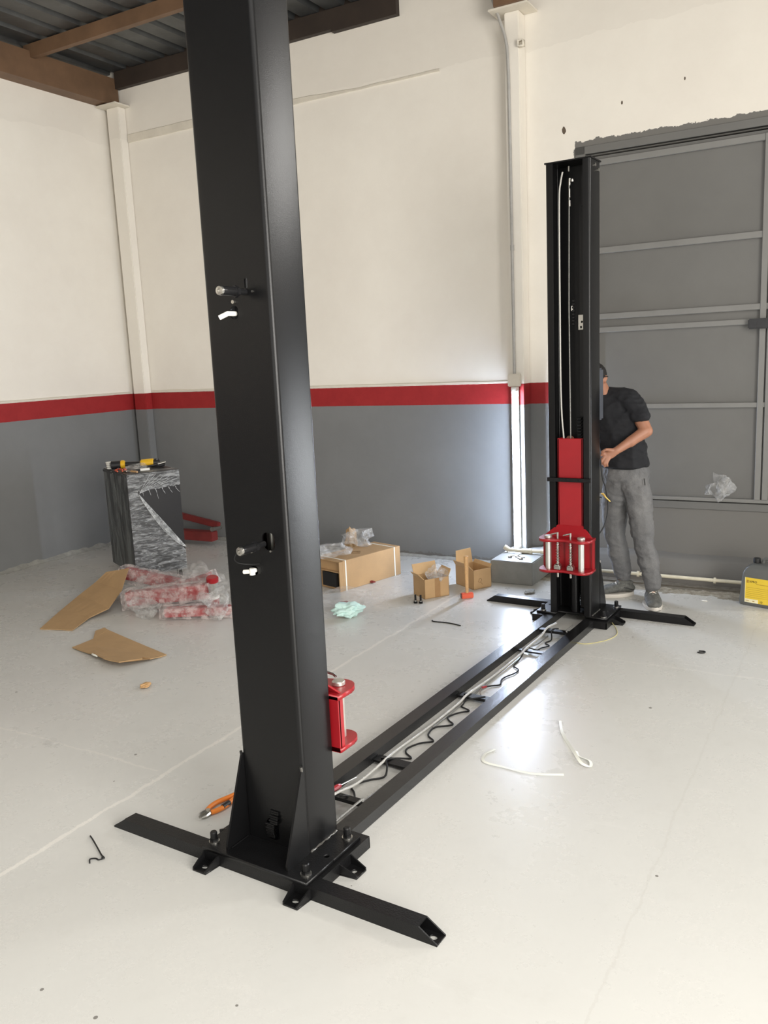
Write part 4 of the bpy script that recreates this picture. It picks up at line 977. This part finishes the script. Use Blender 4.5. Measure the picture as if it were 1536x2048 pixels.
# arm assembly by the back wall behind the cabinet
def roomp(x, y, z): return tuple(ROOM @ Vector((x, y, z)))
beam_arm('lifting_beam', roomp(-4.62, 4.16, .095), roomp(-3.84, 4.19, .095), .10, .095, 'dull red lift arm lying level by the back wall behind the cabinet', False, M_redd)
beam_arm('lifting_beam', roomp(-4.62, 4.28, .30), roomp(-3.84, 4.27, .190), .045, .060, 'thin dull red arm sloping above the level arm behind the cabinet', False, M_redd)
beam_arm('lifting_beam', roomp(-4.60, 4.23, .24), roomp(-4.60, 4.23, .0), .06, .06, 'dull red upright stub behind the cabinet', False, M_redd)
tag(MB().cyl(roomp(-3.855, 4.17, .165), roomp(-3.855, 4.30, .165), .022, 14).build('hinge_bolt', M_steel, smooth=True), 'steel hinge bolt joining the two dull red arms by the wall', 'bolt')

# ------------------------------------------------------------------ oil jug
t = thing('oil_jug', 'grey plastic oil jug with yellow label on the floor at the right edge', 'jug', (.872, 3.955, 0), math.radians(-14))
JW, JD, JH = .31, .17, .285
b = MB(); rings = []
prof = [(0, .012), (.006, .002), (.03, 0), (.22, .0), (.255, .010), (.275, .028), (.285, .05)]
nseg = 6
for (z, ins) in prof:
    tp = .028*max(0, (z-.08)/.2)   # left shoulder slopes
    rings.append([b.bm.verts.new((x, y, z)) for x, y in rrect(ins*.9+tp, ins*.5, JW-ins*.9, JD-ins*.5, .022+ins*.2, nseg)])
n = len(rings[0])
for i in range(len(rings)-1):
    for k in range(n): b.bm.faces.new((rings[i][k], rings[i][(k+1) % n], rings[i+1][(k+1) % n], rings[i+1][k]))
b.bm.faces.new(rings[0][::-1]); b.bm.faces.new(rings[-1])
b.build('body', M_jug, t, True)
MB().lathe([(0, .316), (.022, .316), (.024, .312), (.024, .286), (0, .286)], Matrix.Translation((.085, .085, 0)), 20).build('cap', M_dark, t, True)
b = MB(); b.tube(smooth_path([(.125, .085, .284), (.135, .085, .312), (.16, .085, .318), (.25, .085, .316), (.27, .085, .29)], 5), .010, 10); b.build('handle', M_jug, t, True)
lb = MB().box((.045, -.0012, .025), (JW-.02, .0005, .196)).build('label', M_jl, t)
MB().box((.045, -.0020, .025), (.135, -.0012, .050)).box((.045, -.0018, .050), (.0478, -.0012, .196)).build('label_band', M_jlw, lb)
def text(s_, size, loc, mat, parent, nm, M=None):
    cu = bpy.data.curves.new('txt', 'FONT'); cu.body = s_; cu.size = size; cu.extrude = .0004
    o = bpy.data.objects.new('txt', cu); me = bpy.data.meshes.new_from_object(o); bpy.data.objects.remove(o); bpy.data.curves.remove(cu)
    b = MB(); b.mesh(me, Matrix.Translation(loc) @ XZ); return b.build(nm, mat, parent)
text('XPRO', .020, (.073, -.0022, .164), M_jd, lb, 'lettering')
text('10', .020, (.145, -.0022, .031), M_jd, lb, 'lettering')
text('Hydraulic', .012, (.125, -.0022, .143), M_jd, lb, 'lettering') if False else None
b = MB(); b.box((.056, -.0020, .160), (.070, -.0013, .180)); 
for k in range(6): b.box((.055, -.0016, .128-.013*k), (.055+.17-.02*(k % 2), -.0013, .1295-.013*k))
b.box((.120, -.0018, .155), (.26, -.0013, .158)).box((.052, -.0024, .036), (.075, -.0020, .039)).box((.098, -.0024, .034), (.112, -.0020, .040))
b.build('label_print', simple('label_brown', (170, 132, 50), .5), lb)

# ------------------------------------------------------------------ the man
def blob(caps, voxel, name, mat, parent, smooth_it=6, disp=0, seed=0, dfreq=8):
    bm_ = bmesh.new()
    for c in caps:
        t_ = bmesh.new()
        for (p, r) in ((c[0], c[1]), (c[2], c[3])):
            rr = r if isinstance(r, (tuple, list)) else (r, r, r)
            g = bmesh.ops.create_icosphere(t_, subdivisions=2, radius=1)
            for v in g['verts']: v.co = Vector((v.co.x*rr[0]+p[0], v.co.y*rr[1]+p[1], v.co.z*rr[2]+p[2]))
        h = bmesh.ops.convex_hull(t_, input=t_.verts[:])
        bmesh.ops.delete(t_, geom=list({g for g in h['geom_interior'] if isinstance(g, bmesh.types.BMVert)}), context='VERTS')
        me = bpy.data.meshes.new('t'); t_.to_mesh(me); t_.free(); bm_.from_mesh(me); bpy.data.meshes.remove(me)
    me = bpy.data.meshes.new(name); bm_.to_mesh(me); bm_.free()
    o = bpy.data.objects.new(name, me); COL.objects.link(o)
    m = o.modifiers.new('r', 'REMESH'); m.mode = 'VOXEL'; m.voxel_size = voxel
    m = o.modifiers.new('s', 'SMOOTH'); m.factor = .5; m.iterations = smooth_it
    dg = bpy.context.evaluated_depsgraph_get(); dg.update()
    me2 = bpy.data.meshes.new_from_object(o.evaluated_get(dg)); bpy.data.objects.remove(o)
    if disp:
        nr = [v.normal.copy() for v in me2.vertices]
        for v, n_ in zip(me2.vertices, nr):
            q = v.co; k = noise.noise(Vector((q.x*dfreq, q.y*dfreq, q.z*dfreq*1.6+seed))) - .8*abs(noise.noise(Vector((q.x*dfreq*1.8+seed, q.y*dfreq*1.8, q.z*dfreq*3.2))))
            v.co = q + n_*disp*k
    me2.materials.clear(); me2.materials.append(mat)
    for p in me2.polygons: p.use_smooth = True
    o = bpy.data.objects.new(name, me2); COL.objects.link(o)
    if parent: o.parent = parent
    return o
HP = (.17, 3.73, .90)
hipL, hipR = (.250, 3.73, .86), (.085, 3.74, .86)
knL, knR = (.300, 3.69, .47), (.075, 3.79, .47)
anL, anR = (.352, 3.735, .10), (.115, 3.87, .10)
chest = (.085, 3.68, 1.25); neckb = (.045, 3.665, 1.43); head = (-.008, 3.60, 1.560)
shL, shR = (.235, 3.675, 1.375), (-.115, 3.665, 1.375)
elL, elR = (.335, 3.62, 1.205), (-.20, 3.57, 1.17)
wrL, wrR = (.178, 3.50, 1.088), (-.085, 3.45, 1.13)
body = [
    (HP, (.105, .075, .08), (.14, 3.71, 1.08), (.120, .085, .08)), ((.14, 3.71, 1.08), (.120, .085, .08), chest, (.135, .095, .10)),
    (chest, (.13, .09, .1), neckb, (.06, .055, .05)), (neckb, .052, (.022, 3.635, 1.50), .05),
    (neckb, .045, shL, .055), (neckb, .045, shR, .055), (shL, .052, elL, .042), (shR, .052, elR, .042),
    (elL, .044, wrL, .0265), (elR, .044, wrR, .0265),
    ((.305, 3.60, 1.185), .036, (.25, 3.555, 1.14), .038),
    (hipL, .060, knL, .045), (hipR, .060, knR, .045), (knL, .05, anL, .036), (knR, .05, anR, .036),
    (anL, .034, (.385, 3.66, .05), .028), (anR, .034, (.05, 3.82, .05), .028),
    # head, jaw, nose, ears, brow
    (head, (.073, .088, .090), (head[0]-.005, head[1]-.01, head[2]-.01), (.070, .085, .085)),
    ((head[0]-.012, head[1]-.035, head[2]-.055), (.045, .045, .035), (head[0]-.016, head[1]-.055, head[2]-.075), (.028, .024, .02)),
    ((head[0]-.020, head[1]-.088, head[2]-.005), .009, (head[0]-.026, head[1]-.108, head[2]-.030), .011),
    ((head[0]+.074, head[1]+.005, head[2]-.012), (.008, .016, .026), (head[0]+.080, head[1]+.014, head[2]-.002), (.006, .014, .020)),
    ((head[0]-.074, head[1]+.005, head[2]-.012), (.008, .016, .026), (head[0]-.080, head[1]+.014, head[2]-.002), (.006, .014, .020)),
    ((head[0]-.045, head[1]-.078, head[2]+.016), .010, (head[0]+.015, head[1]-.082, head[2]+.016), .010),
    ((head[0]-.032, head[1]-.090, head[2]-.052), .007, (head[0]-.004, head[1]-.092, head[2]-.052), .007),
]
# left hand: palm and five fingers curled around a small white cap
def lerp3(a, b_, t_): return tuple(a[i]+(b_[i]-a[i])*t_ for i in range(3))
pk = (.118, 3.475, 1.052)
body += [(wrL, .026, (.150, 3.487, 1.070), (.030, .018, .030)), ((.150, 3.487, 1.070), (.030, .018, .032), pk, (.024, .015, .034))]
fing = [((.100, 3.462, 1.075), (.078, 3.455, 1.052), (.070, 3.462, 1.025), .0088), ((.108, 3.460, 1.050), (.090, 3.448, 1.022), (.088, 3.460, .998), .0092),
        ((.122, 3.462, 1.036), (.108, 3.450, 1.006), (.108, 3.463, .984), .0088), ((.136, 3.466, 1.032), (.126, 3.456, 1.004), (.127, 3.467, .987), .0080)]
for (a_, b_, c_, r_) in fing: body += [(pk, .012, a_, r_+.0012), (a_, r_+.0008, b_, r_), (b_, r_, c_, r_-.0012)]
body += [((.152, 3.478, 1.092), .014, (.120, 3.455, 1.098), .011), ((.120, 3.455, 1.098), .0105, (.094, 3.448, 1.082), .0092)]
# right hand flat against the column back
pr_ = (-.035, 3.405, 1.145)
body += [(wrR, .026, pr_, (.018, .026, .034))]
for k in range(4):
    a_ = (-.012, 3.385, 1.118+.020*k); b_ = (.018, 3.362, 1.112+.023*k); c_ = (.034, 3.345, 1.108+.024*k)
    body += [(pr_, .013, a_, .0095), (a_, .0095, b_, .009), (b_, .009, c_, .0075)]
body += [(pr_, .014, (-.03, 3.375, 1.185), .011), ((-.03, 3.375, 1.185), .0105, (-.010, 3.352, 1.200), .0088)]
man = blob(body, .0055, 'person', M_skin, None, 5)
tag(man, 'man in black t-shirt, grey jeans and grey trainers working behind the far column', 'person')
# hair and glasses strap
b = blob([(tuple(Vector(head)+Vector((0, .012, .018))), (.081, .088, .088), tuple(Vector(head)+Vector((0, .022, .0))), (.079, .082, .080)), (tuple(Vector(head)+Vector((0, .055, -.04))), (.058, .04, .04), tuple(Vector(head)+Vector((0, .06, 0))), (.06, .045, .05))], .006, 'hair', M_hair, man, 4, .004, 3, 60)
b = MB(); b.tube(smooth_path([(head[0]+.040, head[1]-.094, head[2]+.0), (head[0]+.080, head[1]-.05, head[2]+.006), (head[0]+.088, head[1]+.02, head[2]+.006)], 5), .0028, 6); b.build('glasses_arm', M_dark, man)
# jeans
jl = [((.17, 3.73, .955), (.160, .112, .03), (.17, 3.73, .87), (.165, .115, .05)),
      ((.22, 3.73, .87), (.108, .105, .06), (.275, 3.712, .66), (.092, .092, .06)), ((.275, 3.712, .66), (.092, .092, .06), knL, (.078, .080, .06)),
      ((.12, 3.735, .87), (.108, .105, .06), (.085, 3.765, .66), (.092, .092, .06)), ((.085, 3.765, .66), (.092, .092, .06), knR, (.078, .080, .06)),
      (knL, (.076, .078, .06), (.338, 3.725, .26), (.073, .075, .05)), ((.338, 3.725, .26), (.072, .074, .05), (.358, 3.735, .118), (.058, .060, .02)),
      (knR, (.076, .078, .06), (.100, 3.845, .26), (.072, .074, .05)), ((.100, 3.845, .26), (.071, .073, .05), (.115, 3.87, .118), (.056, .058, .02))]
jn = blob(jl, .008, 'jeans', M_jean, man, 4, .013, 5, 9)
b = MB(); b.tube([(.315, 3.655, .885), (.322, 3.65, .84)], .004, 6); b.build('pocket_edge', M_shoed, jn)
# t-shirt
sl = [((.155, 3.72, .955), (.178, .130, .022), (.145, 3.71, 1.10), (.172, .126, .05)), ((.145, 3.71, 1.10), (.172, .126, .05), (.095, 3.685, 1.28), (.175, .122, .06)),
      ((.095, 3.685, 1.28), (.172, .122, .06), (.065, 3.675, 1.385), (.145, .088, .05)), ((.065, 3.675, 1.385), (.12, .08, .04), (.045, 3.665, 1.445), (.062, .060, .022)),
      ((.055, 3.667, 1.452), .050, (.215, 3.672, 1.405), .074), ((.03, 3.667, 1.445), .050, shR, .074), ((.215, 3.672, 1.400), .078, (.262, 3.66, 1.34), .074), (shL, .074, (.295, 3.642, 1.295), (.070, .072, .05)), (shR, .074, (-.165, 3.612, 1.27), (.066, .068, .05)),
      ((.22, 3.68, 1.36), .07, (.17, 3.69, 1.2), .10)]
blob(sl, .008, 't_shirt', M_shirt, man, 4, .013, 11, 9)
# shoes
def shoe(heel, toe, side=1):
    h_, t_ = Vector((*heel, 0)), Vector((*toe, 0)); d = (t_-h_); L = d.length; d.normalize(); s_ = Vector((-d.y, d.x, 0))
    def P(a, l, z): v = h_ + d*(a*L) + s_*l; return (v.x, v.y, z)
    up = blob([(P(.10, 0, .055), (.042, .042, .032), P(.32, 0, .070), (.046, .046, .036)), (P(.15, 0, .095), (.040, .040, .022), P(.30, 0, .105), (.042, .042, .018)),
               (P(.30, 0, .068), (.050, .050, .038), P(.62, 0, .056), (.057, .057, .032)), (P(.62, 0, .056), (.057, .057, .030), P(.84, 0, .044), (.052, .052, .027))], .006, 'shoe', M_shoe, man, 5)
    b = MB(); pts = []
    for k in range(28):
        a = 2*PI*k/28; x = .5+.5*math.cos(a); wd = .048+.014*math.sin(PI*min(1, max(0, x))*.9+.35)
        pts.append((x, wd*math.sin(a)))
    vs = []
    for z, e in ((.001, 1.0), (.012, 1.06), (.028, 1.02)):
        for (x, y) in pts: vs.append(P(x*1.04-.02, y*e, z + (.008 if x > .85 else 0)*(1 if z < .02 else .6)))
    n = 28; fs = [tuple(range(n))[::-1], tuple(range(2*n, 3*n))] + [(r*n+k, r*n+(k+1) % n, (r+1)*n+(k+1) % n, (r+1)*n+k) for r in range(2) for k in range(n)]
    b.add(vs, fs); b.build('sole', M_sole, up, True)
    b = MB()
    for k in range(5):
        a = .40+.075*k; z = .112-.0115*k; b.tube([P(a, -.026, z-.012), P(a, 0, z+.002), P(a+.01, .026, z-.012)], .0028, 6)
    b.build('laces', M_strap, up)
    b = MB(); b.tube([P(.02, -.034, .045), P(.3, -.043, .07), P(.5, -.046, .045)], [.004, .006, .004], 6).tube([P(.02, .034, .045), P(.3, .043, .07), P(.5, .046, .045)], [.004, .006, .004], 6)
    b.build('shoe_trim', M_shoed, up)
shoe((.325, 3.80), (.425, 3.545)); shoe((.175, 3.905), (-.045, 3.745))
o = tag(MB().tube([(.078, 3.440, 1.086), (.062, 3.430, 1.104)], .0052, 10).build('white_cap', M_white, smooth=True), 'small white plug held between thumb and finger of the man', 'plug')
